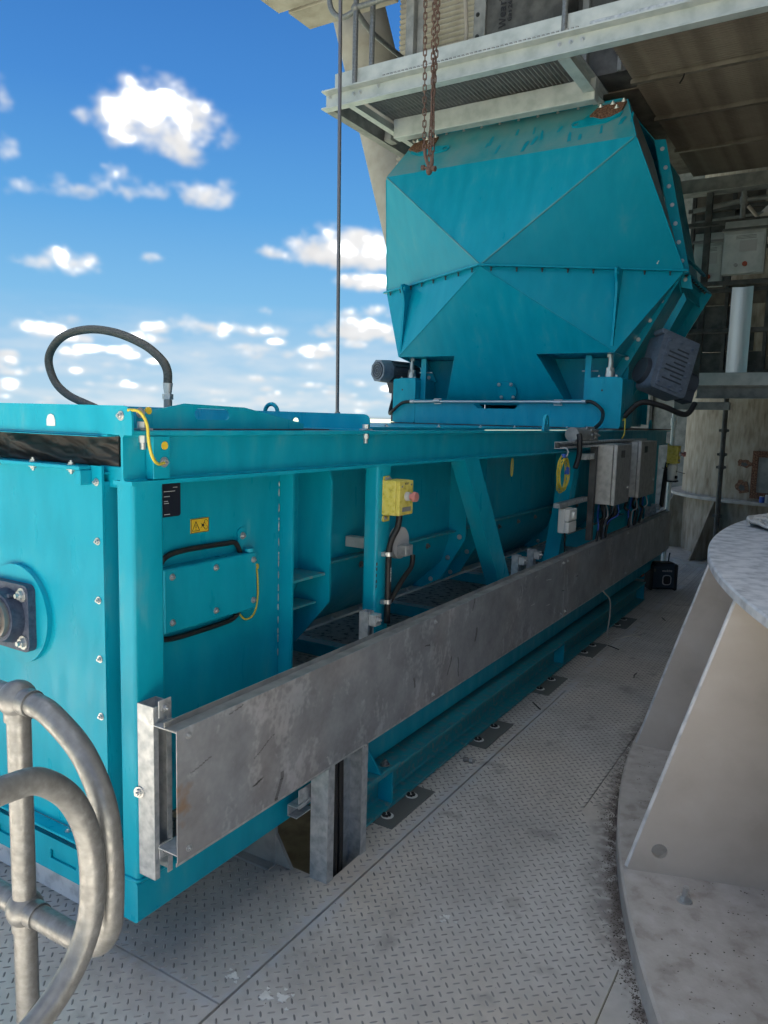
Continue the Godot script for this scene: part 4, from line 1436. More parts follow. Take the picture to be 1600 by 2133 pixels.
	b.plate([Vector2(-3.6, 1.548), Vector2(-1.605, 1.548), Vector2(-1.605, 1.59), Vector2(-1.610, 1.603), Vector2(-1.622, 1.611), Vector2(-1.636, 1.613), Vector2(-3.6, 1.628)], [rr(0.034, 0.034, 0.014, 4, -1.97, 1.575)], V(0, 0, -2.506), XX, UP, V(0, 0, 0.006))
	b.bb(V(-3.6, 1.5482, -2.50), V(-1.605, 1.554, -2.44), 0.001)
	part(t, "back_flange", b, M.teal)
	b = B.new()
	var arc2 := []
	for i in 11:
		arc2.append(V(-2.15 + 0.035 * cos(PI * i / 10), 1.612 + 0.035 * sin(PI * i / 10), -2.56))
	b.tube(arc2, 0.009, 8)
	part(t, "ring_lug", b, M.teal)
	bolt(t, V(-1.585, 1.588, -1.30), ZZ, 0.008)
	b = B.new()
	b.cyl(V(-1.6245, 1.603, -1.42), V(-1.618, 1.603, -1.42), 0.010, -1, 16)
	part(t, "earth_sticker", b, M.sticker)
	bolt(t, V(-1.619, 1.597, -1.39), XX, 0.009)
	b = B.new()
	b.tube(curve([V(-1.56, 1.603, -1.30), V(-1.535, 1.60, -1.315), V(-1.525, 1.57, -1.33), V(-1.523, 1.52, -1.335), V(-1.522, 1.485, -1.345), V(-1.53, 1.466, -1.37), V(-1.54, 1.467, -1.40)], 7), 0.0042, 8)
	part(t, "earth_strap", b, M.cable_yellow)

	t = thing("flat_cover", "flat teal cover sheets closing the trough between lift-off cover and chute", "cover")
	b = B.new()
	b.bb(V(-3.58, 1.5515, -5.99), V(-1.64, 1.5555, -2.58), 0.001)
	b.bb(V(-1.70, 1.556, -5.99), V(-1.66, 1.563, -2.62), 0.001)
	part(t, "sheet", b, M.teal)
	for i in 7:
		bolt(t, V(-1.68, 1.5632, -2.75 - i * 0.48), UP, 0.007)
	t = thing("hydraulic_hose", "grey ribbed hose looping above the access cover", "hose")
	b = B.new()
	b.tube(curve([V(-2.068, 1.70, -1.9), V(-2.07, 1.745, -1.9), V(-2.10, 1.785, -1.9), V(-2.188, 1.838, -1.9), V(-2.341, 1.886, -1.9), V(-2.504, 1.903, -1.9), V(-2.655, 1.878, -1.9), V(-2.737, 1.805, -1.9), V(-2.71, 1.718, -1.9), V(-2.629, 1.660, -1.9), V(-2.50, 1.62, -1.9), V(-2.3, 1.56, -1.92)], 10), 0.0155, 14)
	part(t, "hose", b, M.hose)
	b = B.new()
	b.cyl(V(-2.068, 1.665, -1.9), V(-2.068, 1.702, -1.9), 0.013, 0.018, 16)
	b.hexa(V(-2.068, 1.645, -1.9), V(-2.068, 1.664, -1.9), 0.019)
	part(t, "coupling", b, M.zinc)
	b = B.new()
	b.cyl(V(-2.068, 1.54, -1.9), V(-2.068, 1.6445, -1.9), 0.015, -1, 14)
	part(t, "nipple", b, M.steel)

# ---------------------------------------------------------------- transfer chute
const CX := -2.58
func facet(b: B, p: Array, n: Vector3, th := 0.006):
	# flat panel with a thickness, given by its outer corners
	var m := Vector3.ZERO
	for q in p:
		m += q / p.size()
	var g: Vector3 = (p[2] - p[0]).cross(p[1] - p[0]).normalized()
	if g.dot(n) < 0:
		g = -g
	for i in range(1, p.size() - 1):
		b.tri(p[0], p[i], p[i + 1], g)
		b.tri(p[0] - g * th, p[i] - g * th, p[i + 1] - g * th, -g)
	for i in p.size():
		var a: Vector3 = p[i]
		var c: Vector3 = p[(i + 1) % p.size()]
		b.quad(a, c, c - g * th, a - g * th, (a + c) / 2 - m)
func chute():
	var t := thing("transfer_chute", "big faceted teal transfer chute with folded diamond faces under the walkway", "chute")
	var TL := V(-3.49, 4.055, -6.122)
	var TR := V(-1.667, 4.055, -6.122)
	var FL := V(-3.642, 3.680, -5.855)
	var FR := V(-1.518, 3.680, -5.855)
	var AP := V(CX, 2.806, -5.563)
	var AQ := V(CX, 2.794, -5.563)
	var GL := V(-3.939, 2.806, -6.393)
	var GR := V(-1.221, 2.806, -6.393)
	var HL := V(-3.939, 2.794, -6.393)
	var HR := V(-1.221, 2.794, -6.393)
	var LL := V(-3.549, 2.152, -5.987)
	var LR := V(-1.611, 2.152, -5.987)
	var b := B.new()
	facet(b, [TL, TR, FR, FL], V(0, 0.5, 1))
	part(t, "top_strip", b, M.teal_dust)
	b = B.new()
	facet(b, [FL, FR, AP], V(0, 0.3, 1))
	part(t, "upper_face", b, M.teal)
	b = B.new()
	facet(b, [FL, AP, GL], V(-0.5, 0, 1))
	part(t, "upper_face", b, M.teal)
	b = B.new()
	facet(b, [FR, AP, GR], V(0.5, 0, 1))
	part(t, "upper_face", b, M.teal)
	b = B.new()
	facet(b, [LL, LR, AQ], V(0, -0.3, 1))
	part(t, "lower_face", b, M.teal)
	b = B.new()
	facet(b, [AQ, HL, LL], V(-0.5, 0, 1))
	part(t, "lower_face", b, M.teal)
	b = B.new()
	facet(b, [AQ, HR, LR], V(0.5, 0, 1))
	part(t, "lower_face", b, M.teal)
	# weld seams along the folds
	for q in [[FL, AP], [FR, AP]]:
		b = B.new()
		b.tube([q[0].lerp(q[1], 0.01), q[0].lerp(q[1], 0.99)], 0.007, 6)
		part(t, "weld_seam", b, M.teal_dust)
	for q in [[AQ, LL], [AQ, LR], [TR, FR], [FL, GL], [FR, GR]]:
		b = B.new()
		b.tube([q[0].lerp(q[1], 0.02), q[0].lerp(q[1], 0.985)], 0.005, 6)
		part(t, "weld_seam", b, M.teal)
	# horizontal flange round the waist
	b = B.new()
	var o := 0.035
	var fl := [Vector2(GL.x - o, GL.z - 0.03), Vector2(GL.x - o, GL.z + 0.01), Vector2(CX, AP.z + o * 1.3), Vector2(GR.x + o, GR.z + 0.01), Vector2(GR.x + o, GR.z - 0.03), Vector2(GR.x - 0.05, GR.z - 0.03), Vector2(CX, AP.z - 0.05), Vector2(GL.x + 0.05, GL.z - 0.03)]
	b.prism(fl, V(0, 2.793, 0), XX, ZZ, V(0, 0.014, 0))
	part(t, "waist_flange", b, M.teal)
	for s in [-1.0, 1.0]:
		for i in 8:
			var f: float = 0.06 + i * 0.125
			var p := V(CX + s * f * 1.36, 2.788, lerpf(AP.z, GL.z, f) + 0.022)
			b = B.new()
			b.hexa(p + V(0, -0.008, 0), p, 0.010)
			b.cyl(p + V(0, -0.03, 0), p + V(0, -0.0085, 0), 0.006, -1, 8)
			part(t, "flange_bolt", b, M.dark_bolt)
	# side walls going back, with bolted flanges
	for s in [-1.0, 1.0]:
		var mx := func(p: Vector3) -> Vector3: return V(CX + s * (p.x - CX), p.y, p.z)
		b = B.new()
		facet(b, [mx.call(TR), mx.call(FR), mx.call(V(-1.548, 3.72, -6.54)), mx.call(V(-1.69, 4.05, -6.54))], V(s, 0.2, 0))
		facet(b, [mx.call(FR), mx.call(GR), mx.call(V(-1.25, 2.81, -6.54)), mx.call(V(-1.548, 3.72, -6.54))], V(s, 0.2, 0))
		part(t, "side_wall", b, M.grey_steel)
		b = B.new()
		b.prism([Vector2(CX + s * (-1.545 - CX), 3.87), Vector2(CX + s * (-1.462 - CX), 3.86), Vector2(CX + s * (-1.175 - CX), 2.68), Vector2(CX + s * (-1.262 - CX), 2.70)], V(0, 0, -6.562), XX, UP, V(0, 0, 0.016))
		part(t, "side_flange", b, M.teal)
		for i in 8:
			var f: float = 0.06 + i * 0.127
			bolt(t, V(CX + s * (lerpf(-1.50, -1.222, f) - CX), lerpf(3.86, 2.70, f), -6.546), ZZ, 0.0105)
		b = B.new()
		facet(b, [mx.call(V(-1.548, 3.87, -6.565)), mx.call(V(-1.26, 2.66, -6.565)), mx.call(V(-1.26, 2.66, -7.6)), mx.call(V(-1.548, 3.87, -7.6))], V(s, 0.2, 0))
		facet(b, [mx.call(V(-1.548, 3.87, -6.565)), mx.call(V(-1.75, 4.12, -6.565)), mx.call(V(-1.75, 4.12, -7.6)), mx.call(V(-1.548, 3.87, -7.6))], V(s, 0.2, 0))
		part(t, "rear_side_wall", b, M.teal)
		b = B.new()
		b.bb(mx.call(V(-1.27, 2.94, -7.5)), mx.call(V(-1.245, 2.96, -6.6)))
		part(t, "rear_ledge", b, M.teal)
		# lower slope: wall, flange strip and outer fin
		b = B.new()
		facet(b, [mx.call(HR), mx.call(LR), mx.call(V(-1.735, 2.03, -6.41)), mx.call(V(-1.325, 2.75, -6.41))], V(s, -0.4, 0))
		part(t, "lower_side_wall", b, M.teal)
		b = B.new()
		b.prism([Vector2(CX + s * (-1.315 - CX), 2.785), Vector2(CX + s * (-1.228 - CX), 2.785), Vector2(CX + s * (-1.69 - CX), 1.93), Vector2(CX + s * (-1.785 - CX), 1.95)], V(0, 0, -6.43), XX, UP, V(0, 0, 0.016))
		part(t, "lower_flange", b, M.teal)
		for i in 6:
			var f: float = 0.07 + i * 0.172
			bolt(t, V(CX + s * (lerpf(-1.265, -1.735, f) - CX), lerpf(2.79, 1.93, f), -6.414), ZZ, 0.0110)
		b = B.new()
		b.prism([Vector2(CX + s * (-1.24 - CX), 2.66), Vector2(CX + s * (-1.215 - CX), 2.60), Vector2(CX + s * (-1.60 - CX), 1.80), Vector2(CX + s * (-1.68 - CX), 1.80)], V(0, 0, -6.55), XX, UP, V(0, 0, 0.014))
		part(t, "fin", b, M.teal)
		b = B.new()
		facet(b, [mx.call(V(-1.26, 2.78, -6.44)), mx.call(V(-1.75, 1.9, -6.44)), mx.call(V(-1.75, 1.9, -7.6)), mx.call(V(-1.26, 2.78, -7.6))], V(s, -0.5, 0))
		facet(b, [mx.call(V(-1.75, 1.9, -6.44)), mx.call(V(-1.75, 1.58, -6.44)), mx.call(V(-1.75, 1.58, -7.6)), mx.call(V(-1.75, 1.9, -7.6))], V(s, 0, 0))
		part(t, "rear_lower_wall", b, M.teal)
		b = B.new()
		b.prism([Vector2(CX + s * (-1.26 - CX), 2.80), Vector2(CX + s * (-1.17 - CX), 2.77), Vector2(CX + s * (-1.60 - CX), 1.98), Vector2(CX + s * (-1.70 - CX), 2.0)], V(0, 0, -7.45), XX, UP, V(0, 0, 0.016))
		part(t, "rear_flange", b, M.teal)
		b = B.new()
		b.bb(mx.call(V(-1.30, 2.79, -7.6)), mx.call(V(-1.20, 2.806, -6.46)))
		part(t, "side_waist_flange", b, M.teal)
		for i in 10:
			bolt(t, mx.call(V(-1.225, 2.789, -6.52 - i * 0.11)), -UP, 0.011, "bolt", M.dark_bolt)
		# vertical lug with eye on the lower face
		b = B.new()
		var lg := []
		for q in [[-0.16, 2.792], [0.0, 2.792], [0.022, 2.78], [0.03, 2.755], [0.022, 2.73], [-0.01, 2.69], [-0.025, 2.62], [-0.008, 2.40], [0.012, 2.20], [-0.02, 2.19]]:
			lg.append(Vector2(q[0], q[1]))
		var zl := -6.10
		b.plate(lg, [disc(0.018, 12, -0.012, 2.752)], V(CX + s * 0.945 - 0.009, 0, -5.99), ZZ, UP, V(0.018, 0, 0))
		part(t, "lifting_lug", b, M.teal)
		# top lifting plates, rusted mounting plate with bolts
		var nn := V(0, 0.58, 0.815).normalized()
		var vv := V(0, 0.815, -0.58).normalized()
		var c0 := V(CX + s * 0.80, 3.93, -6.03)
		b = B.new()
		b.prism([Vector2(-0.09, 0.09), Vector2(0.12, 0.105), Vector2(0.10, -0.01), Vector2(0.03, -0.05), Vector2(-0.04, -0.06), Vector2(-0.14, 0.0)], c0 + nn * 0.004, XX, vv, nn * 0.016)
		part(t, "mounting_plate", b, M.rust)
		b = B.new()
		var eye: Array = [Vector2(-s * 0.26, -0.03), Vector2(-s * 0.275, -0.06), Vector2(-s * 0.26, -0.088), Vector2(-s * 0.22, -0.1), Vector2(0.0, -0.10), Vector2(s * 0.10, -0.05), Vector2(s * 0.11, 0.0), Vector2(-s * 0.10, -0.015)]
		b.plate(eye, [disc(0.022, 14, -s * 0.235, -0.062)], c0 + nn * 0.0005, XX, vv, nn * 0.003 + nn * 0.009)
		part(t, "lifting_eye", b, M.teal)
		for q in [[-0.07, 0.075], [0.02, 0.085], [0.10, 0.095], [0.06, 0.03]]:
			bolt(t, c0 + nn * 0.020 + XX * q[0] + vv * q[1], nn * 0.6 + UP * 0.7, 0.014)
	b = B.new()
	b.bb(V(-3.4, 1.6, -7.62), V(-1.7, 4.1, -7.605))
	b.bb(V(-3.45, 4.06, -7.6), V(-1.70, 4.07, -6.13))
	part(t, "back_wall", b, M.teal)
	for i in 9:
		bolt(t, V(-3.2 + i * 0.165, 4.045, -6.11), V(0, 0.58, 0.81), 0.008)
	var sn := V(0, 0.58, 0.815).normalized()
	var sv := V(0, 0.815, -0.58).normalized()
	b = B.new()
	for i in 16:
		var c1 := V(-2.75 + 0.075 * i + 0.05 * sin(i * 5.1), 3.84, -5.967) + sv * (0.10 * sin(i * 2.7)) + sn * 0.0006
		var tl := 0.4 * sin(i * 3.3)
		var wd := 0.010 + 0.008 * absf(sin(i * 1.9))
		var ln := 0.03 + 0.035 * absf(sin(i * 4.3))
		b.prism([Vector2(-wd, -ln), Vector2(wd * 0.6, -ln * 0.9), Vector2(wd + tl * ln, ln * 0.7), Vector2(tl * ln, ln), Vector2(-wd * 0.8 + tl * ln * 0.5, ln * 0.4)], c1, XX, sv, sn * 0.0008)
	part(t, "wipe_mark", b, M.teal)
	b = B.new()
	var q0: Vector3 = FR * 0.05 + AP * 0.12 + GR * 0.83
	var qn: Vector3 = (AP - FR).cross(GR - FR).normalized()
	if qn.z < 0:
		qn = -qn
	for i in 5:
		b.ball(q0 + V(0.006 * sin(i * 2.0), i * 0.014, 0) + qn * 0.001, V(0.007, 0.009, 0.002), 8)
	part(t, "chalk_mark", b, M.dropping)
	# body between the weighing feet
	b = B.new()
	var za := -5.987
	var zb := -6.259
	facet(b, [V(-2.985, 2.152, za), V(-2.245, 2.152, za), V(-2.04, 1.74, zb), V(-3.19, 1.74, zb)], V(0, -0.3, 1))
	part(t, "hopper_front", b, M.teal)
	for s in [-1.0, 1.0]:
		var xa: float = -2.985 if s < 0 else -2.245
		var xb: float = -3.19 if s < 0 else -2.04
		var xo: float = -3.549 if s < 0 else -1.611
		b = B.new()
		facet(b, [V(xa, 2.150, za), V(xb, 1.74, zb), V(xb, 1.74, -6.9), V(xa, 2.150, -6.9)], V(s, -0.2, 0))
		part(t, "pocket_side", b, M.teal)
		b = B.new()
		facet(b, [V(xa, 2.150, za), V(xo, 2.150, za), V(xo, 2.150, -6.5), V(xa, 2.150, -6.5)], V(0, -1, 0))
		part(t, "pocket_soffit", b, M.teal)
		b = B.new()
		facet(b, [V(xo, 2.145, -6.45), V(xa, 2.145, -6.45), V(xa, 1.58, -6.45), V(xo, 1.58, -6.45)], V(0, 0, 1))
		part(t, "pocket_back", b, M.teal)
	b = B.new()
	b.cyl(V(-2.56, 1.861, -6.170), V(-2.56, 1.856, -6.161), 0.088, -1, 36)
	var cv := part(t, "round_cover", b, M.teal)
	for q in [[-0.055, 0.055], [0.055, 0.055], [-0.055, -0.05], [0.055, -0.05]]:
		bolt(cv, V(-2.56 + q[0], 1.855 + q[1], -6.152 + q[1] * 0.6), V(0, -0.5, 1), 0.011)

func chute_details():
	# weighing frame
	var t := thing("weigh_frame", "teal weighing frame with two block feet carrying the chute", "frame")
	var b := B.new()
	var zf := -6.027
	b.prism([Vector2(-3.384, 1.565), Vector2(-1.819, 1.565), Vector2(-1.819, 1.790), Vector2(-2.36, 1.775), Vector2(-2.425, 1.704), Vector2(-2.764, 1.704), Vector2(-2.834, 1.772), Vector2(-3.384, 1.774)], V(0, 0, zf - 0.12), XX, UP, V(0, 0, 0.118))
	part(t, "front_beam", b, M.teal)
	for q in [[-3.617, -3.385], [-1.818, -1.545]]:
		b = B.new()
		b.prism(rr(q[1] - q[0], 0.395, 0.022, 5, (q[0] + q[1]) / 2, 1.7625), V(0, 0, zf - 0.36), XX, UP, V(0, 0, 0.36))
		var blk := part(t, "block_foot", b, M.teal)
		var cx2: float = (q[0] + q[1]) / 2
		b = B.new()
		b.bb(V(cx2 - 0.085, 1.9605, zf - 0.25), V(cx2 + 0.085, 1.969, zf - 0.05), 0.002)
		part(t, "cell_plate", b, M.teal)
		for k in [-0.07, 0.07]:
			bolt(t, V(cx2 + k, 1.969, zf - 0.07), UP, 0.008)
		b = B.new()
		b.cyl(V(cx2, 1.9695, zf - 0.13), V(cx2, 2.02, zf - 0.13), 0.042, 0.036, 18)
		b.hexa(V(cx2, 2.02, zf - 0.13), V(cx2, 2.045, zf - 0.13), 0.034)
		b.cyl(V(cx2, 2.045, zf - 0.13), V(cx2, 2.125, zf - 0.13), 0.021, -1, 14)
		b.hexa(V(cx2, 2.125, zf - 0.13), V(cx2, 2.148, zf - 0.13), 0.032)
		part(t, "load_cell", b, M.zinc)
		b = B.new()
		b.cyl(V(cx2 - 0.02, 1.86, zf), V(cx2 - 0.02, 1.86, zf + 0.001), 0.008, -1, 10)
		part(t, "plug", b, M.dark_bolt)
		var xi: float = q[1] + 0.03 if q[0] < -2.0 and q[1] < -3.0 else q[0] - 0.03
		b = B.new()
		b.prism(rr(0.05, 0.36, 0.008, 3, xi, 1.96), V(0, 0, zf - 0.10), XX, UP, V(0, 0, 0.012))
		b.bb(V(xi - 0.025, 1.78, zf - 0.2), V(xi - 0.019, 2.14, zf - 0.101))
		part(t, "guide_plate", b, M.teal)
		b = B.new()
		b.cyl(V(xi - 0.06, 2.02, zf - 0.13), V(xi + 0.07, 2.02, zf - 0.13), 0.007, -1, 8)
		part(t, "stay_bolt", b, M.zinc)
	b = B.new()
	b.bb(V(-3.62, 1.555, -8.0), V(-1.54, 1.5645, -6.0), 0.001)
	part(t, "sole_gasket", b, M.rubber)
	t = thing("sensor_conduit", "thin bright steel conduit with black cable ends along the weighing frame", "conduit")
	b = B.new()
	b.cyl(V(-3.40, 1.753, zf + 0.022), V(-1.83, 1.768, zf + 0.022), 0.012, -1, 12)
	part(t, "pipe", b, M.zinc)
	for x in [-3.15, -2.05]:
		b = B.new()
		b.bb(V(x - 0.035, 1.735, zf - 0.001), V(x + 0.035, 1.785, zf + 0.01), 0.002)
		b.cyl(V(x - 0.03, 1.762, zf + 0.022), V(x + 0.03, 1.762, zf + 0.022), 0.018, -1, 12)
		part(t, "clamp", b, M.zinc)
	for q in [[V(-3.40, 1.753, zf + 0.022), V(-3.50, 1.74, zf + 0.03), V(-3.60, 1.665, zf + 0.035), V(-3.66, 1.64, zf - 0.02), V(-3.68, 1.69, zf - 0.06), V(-3.66, 1.84, zf - 0.1)], [V(-1.83, 1.768, zf + 0.022), V(-1.76, 1.765, zf + 0.04), V(-1.67, 1.70, zf + 0.07), V(-1.62, 1.62, zf + 0.25), V(-1.53, 1.56, zf + 0.75)]]:
		b = B.new()
		b.tube(curve(q, 7), 0.014, 10)
		part(t, "cable", b, M.black)
		b = B.new()
		b.cyl(q[0] - V(0.02, 0, 0) * (1 if q[0].x > -2 else -1), q[0] + V(0.02, 0, 0) * (1 if q[0].x > -2 else -1), 0.017, -1, 12)
		part(t, "gland", b, M.zinc)
	# vibration motor on the far side
	t = thing("small_motor", "small grey motor with round grille fan cover at the far corner of the chute", "motor")
	var c := V(-3.74, 2.03, -6.02)
	var ax := V(-0.35, 0.02, 0.94).normalized()
	b = B.new()
	b.cyl(c - ax * 0.40, c - ax * 0.06, 0.085, 0.09, 28)
	for i in 12:
		var an := TAU * i / 12.0
		var up2 := V(0, 1, 0).slide(ax).normalized()
		var sd := ax.cross(up2)
		var d2 := up2 * cos(an) + sd * sin(an)
		b.box(c - ax * 0.24 + d2 * 0.093, V(0.006, 0.022, 0.28), 0.0, Basis(ax.cross(d2), d2, ax))
	part(t, "body", b, M.motor_dark)
	b = B.new()
	b.cyl(c - ax * 0.06, c + ax * 0.05, 0.112, 0.104, 8)
	part(t, "fan_cover", b, M.motor)
	b = B.new()
	b.cyl(c + ax * 0.0505, c + ax * 0.055, 0.078, 0.074, 28)
	part(t, "grille", b, M.motor_dark)
	b = B.new()
	for k in 3:
		var ring := []
		for i in 24:
			var up3 := V(0, 1, 0).slide(ax).normalized()
			ring.append(c + ax * 0.057 + (up3 * cos(TAU * i / 24) + ax.cross(up3) * sin(TAU * i / 24)) * (0.022 + k * 0.022))
		b.tube(ring, 0.003, 5, true)
	part(t, "grille_wire", b, M.motor)
	b = B.new()
	b.box(c + V(0.06, -0.13, -0.10), V(0.07, 0.12, 0.09), 0.008, Basis(V(1, 0.3, 0).normalized(), 0.5))
	b.bb(V(-3.68, 1.57, -6.13), V(-3.65, 1.90, -6.10), 0.002)
	part(t, "bracket", b, M.motor_dark)
	# geared motor on the sloping side
	t = thing("geared_motor", "dark blue grey geared motor with ribbed cover plate tilted against the chute side", "motor")
	var n := V(0.72, 0.10, 0.69).normalized()
	var e1 := V(0.62, -0.28, -0.60)
	e1 = e1.slide(n).normalized()
	var e2 := n.cross(e1).normalized()
	if e2.y < 0:
		e2 = -e2
	var bs := Basis(e1, e2, n)
	var o := V(-1.235, 2.07, -6.37)
	b = B.new()
	b.prism(rr(0.33, 0.45, 0.035, 5), o - n * 0.20, e1, e2, n * 0.20)
	part(t, "gear_case", b, M.motor)
	b = B.new()
	b.prism(rr(0.25, 0.40, 0.012, 3), o + n * 0.0005, e1, e2, n * 0.012)
	part(t, "cover_plate", b, M.motor)
	b = B.new()
	for i in 8:
		var y := 0.125 - i * 0.036
		var wd := 0.18 if i % 3 else 0.11
		b.box(o + n * 0.014 + e2 * y + e1 * (0.0 if i % 3 else 0.03), V(wd, 0.012, 0.006), 0.001, bs)
	part(t, "rib", b, M.motor_dark)
	for q in [[-0.105, 0.17], [0.105, 0.17], [-0.11, 0.06], [0.11, 0.05], [-0.11, -0.06], [0.11, -0.06], [-0.105, -0.17], [0.105, -0.17], [0.0, 0.18], [0.0, -0.18]]:
		bolt(t, o + n * 0.013 + e1 * q[0] + e2 * q[1], n, 0.011, "bolt", M.motor)
	b = B.new()
	b.box(o + e2 * 0.235 - n * 0.08, V(0.36, 0.04, 0.12), 0.006, bs)
	part(t, "mounting_flange", b, M.motor)
	b = B.new()
	b.cyl(o + e1 * 0.165 - n * 0.13 - e2 * 0.06, o + e1 * 0.27 - n * 0.13 - e2 * 0.06, 0.115, 0.105, 24)
	b.box(o + e1 * 0.21 - n * 0.08 - e2 * 0.17, V(0.10, 0.10, 0.12), 0.01, bs)
	part(t, "motor_body", b, M.motor_dark)
	b = B.new()
	b.tube(curve([o + e1 * 0.27 - e2 * 0.22, o + e1 * 0.20 - e2 * 0.34 + n * 0.02, o - e2 * 0.34, o - e1 * 0.16 - e2 * 0.36 - n * 0.06, o - e1 * 0.25 - e2 * 0.52 - n * 0.1], 7), 0.022, 10)
	part(t, "cable", b, M.black)
	b = B.new()
	b.cyl(o - e1 * 0.165 - e2 * 0.08 - n * 0.15, o - e1 * 0.20 - e2 * 0.08 - n * 0.15, 0.11, 0.10, 28)
	part(t, "coupling_drum", b, M.motor_dark)

# ---------------------------------------------------------------- zinc cable duct along the side
func strut(b: B, c: Vector2, y0: float, y1: float, open: Vector2, s := 0.041):
	# C-shaped strut, c = centre (x, z), open = direction of the slot
	var h := s / 2
	var t := 0.0028
	var lip := s * 0.27
	var prof := [Vector2(-h, -h), Vector2(h, -h), Vector2(h, -h + lip), Vector2(h - t, -h + lip), Vector2(h - t, -h + t), Vector2(-h + t, -h + t), Vector2(-h + t, h - t), Vector2(h - t, h - t), Vector2(h - t, h - lip), Vector2(h, h - lip), Vector2(h, h), Vector2(-h, h)]
	var dx := V(open.x, 0, open.y)
	b.prism(prof, V(c.x, y0, c.y), dx, V(-open.y, 0, open.x), V(0, y1 - y0, 0))
func cable_duct():
	var t := thing("cable_duct", "long scuffed zinc cable duct bolted along the side of the conveyor frame", "duct")
	var b := B.new()
	for q in [[-1.305, -4.398], [-4.404, -7.55]]:
		b = B.new(2)
		b.bb(V(-1.4025, 0.430, q[1]), V(-1.4, 0.792, q[0]))
		part(t, "cover_sheet", b, M.duct)
		b = B.new()
		b.bb(V(-1.446, 0.786, q[1] + 0.002), V(-1.403, 0.789, q[0] - 0.002))
		b.bb(V(-1.449, 0.789, q[1] + 0.002), V(-1.446, 0.804, q[0] - 0.002))
		part(t, "top_lip", b, M.grey_steel)
		b = B.new()
		b.bb(V(-1.475, 0.448, q[1] + 0.002), V(-1.403, 0.451, q[0] - 0.002))
		part(t, "bottom_lip", b, M.galv)
		b = B.new()
		b.bb(V(-1.4065, 0.420, q[1]), V(-1.404, 0.43, q[0]))
		part(t, "drip_edge", b, M.galv)
	b = B.new()
	b.bb(V(-1.403, 0.43, -7.552), V(-1.50, 0.79, -7.5505))
	part(t, "end_cap", b, M.grey_steel)
	for z in [-1.345, -2.72, -4.36, -4.44, -5.9, -7.45]:
		for y in [0.768, 0.456]:
			bolt(t, V(-1.4, y, z), XX, 0.0062)
	for z in [-2.385, -3.915, -4.15, -7.1, -7.35]:
		b = B.new()
		strut(b, Vector2(-1.523, z), 0.385, 0.865, Vector2(1, 0))
		part(t, "hanger_strut", b, M.galv)
		b = B.new()
		b.bb(V(-1.5005, 0.815, z - 0.022), V(-1.470, 0.858, z + 0.022), 0.001)
		part(t, "clip_plate", b, M.galv)
		bolt(t, V(-1.470, 0.838, z), XX, 0.009)
	b = B.new()
	strut(b, Vector2(-1.523, -1.342), 0.347, 0.832, Vector2(1, 0), 0.062)
	part(t, "hanger_strut", b, M.galv)
	b = B.new()
	b.bb(V(-1.50, 0.7825, -1.372), V(-1.405, 0.7855, -1.31), 0.0005)
	b.bb(V(-1.50, 0.7856, -1.372), V(-1.497, 0.800, -1.31), 0.0005)
	part(t, "support_arm", b, M.galv)
	b = B.new()
	b.bb(V(-1.487, 0.800, -1.365), V(-1.483, 0.848, -1.322), 0.001)
	b.bb(V(-1.49, 0.405, -1.365), V(-1.486, 0.446, -1.322), 0.001)
	part(t, "clip_plate", b, M.galv)
	bolt(t, V(-1.483, 0.824, -1.343), XX, 0.0085)
	bolt(t, V(-1.486, 0.426, -1.343), XX, 0.0085)
	bolt(t, V(-1.547, 0.585, -1.308), V(0.3, 0, 1), 0.010)

	t = thing("cable_riser", "pair of zinc channels with black cables rising through the deck opening", "cable riser")
	b = B.new()
	b.prism([Vector2(-1.478, -1.985), Vector2(-1.405, -1.985), Vector2(-1.405, -2.022), Vector2(-1.409, -2.022), Vector2(-1.409, -1.989), Vector2(-1.474, -1.989), Vector2(-1.474, -2.022), Vector2(-1.478, -2.022)], V(0, -0.7, 0), XX, ZZ, V(0, 1.2, 0))
	part(t, "channel", b, M.galv)
	b = B.new()
	b.prism([Vector2(-1.484, -2.232), Vector2(-1.405, -2.232), Vector2(-1.405, -2.195), Vector2(-1.409, -2.195), Vector2(-1.409, -2.228), Vector2(-1.48, -2.228), Vector2(-1.48, -2.14), Vector2(-1.484, -2.14)], V(0, -0.7, 0), XX, ZZ, V(0, 1.2, 0))
	part(t, "channel", b, M.galv)
	b = B.new()
	for q in [[-1.455, -2.07], [-1.438, -2.10], [-1.46, -2.125], [-1.435, -2.06]]:
		b.tube([V(q[0], -0.7, q[1]), V(q[0] + 0.004, 0.1, q[1] - 0.004), V(q[0], 0.48, q[1])], 0.012, 8)
	part(t, "cable", b, M.black)
	b = B.new()
	b.bb(V(-1.49, 0.27, -2.02), V(-1.488, 0.34, -1.93), 0.0005)
	b.prism([Vector2(-1.52, 0.25), Vector2(-1.48, 0.25), Vector2(-1.48, 0.253), Vector2(-1.517, 0.253), Vector2(-1.517, 0.288), Vector2(-1.48, 0.288), Vector2(-1.48, 0.291), Vector2(-1.52, 0.291)], V(0, 0, -2.0), XX, UP, V(0, 0, 0.09))
	part(t, "side_strut", b, M.galv)
	bolt(t, V(-1.408, 0.42, -2.21), XX, 0.008)

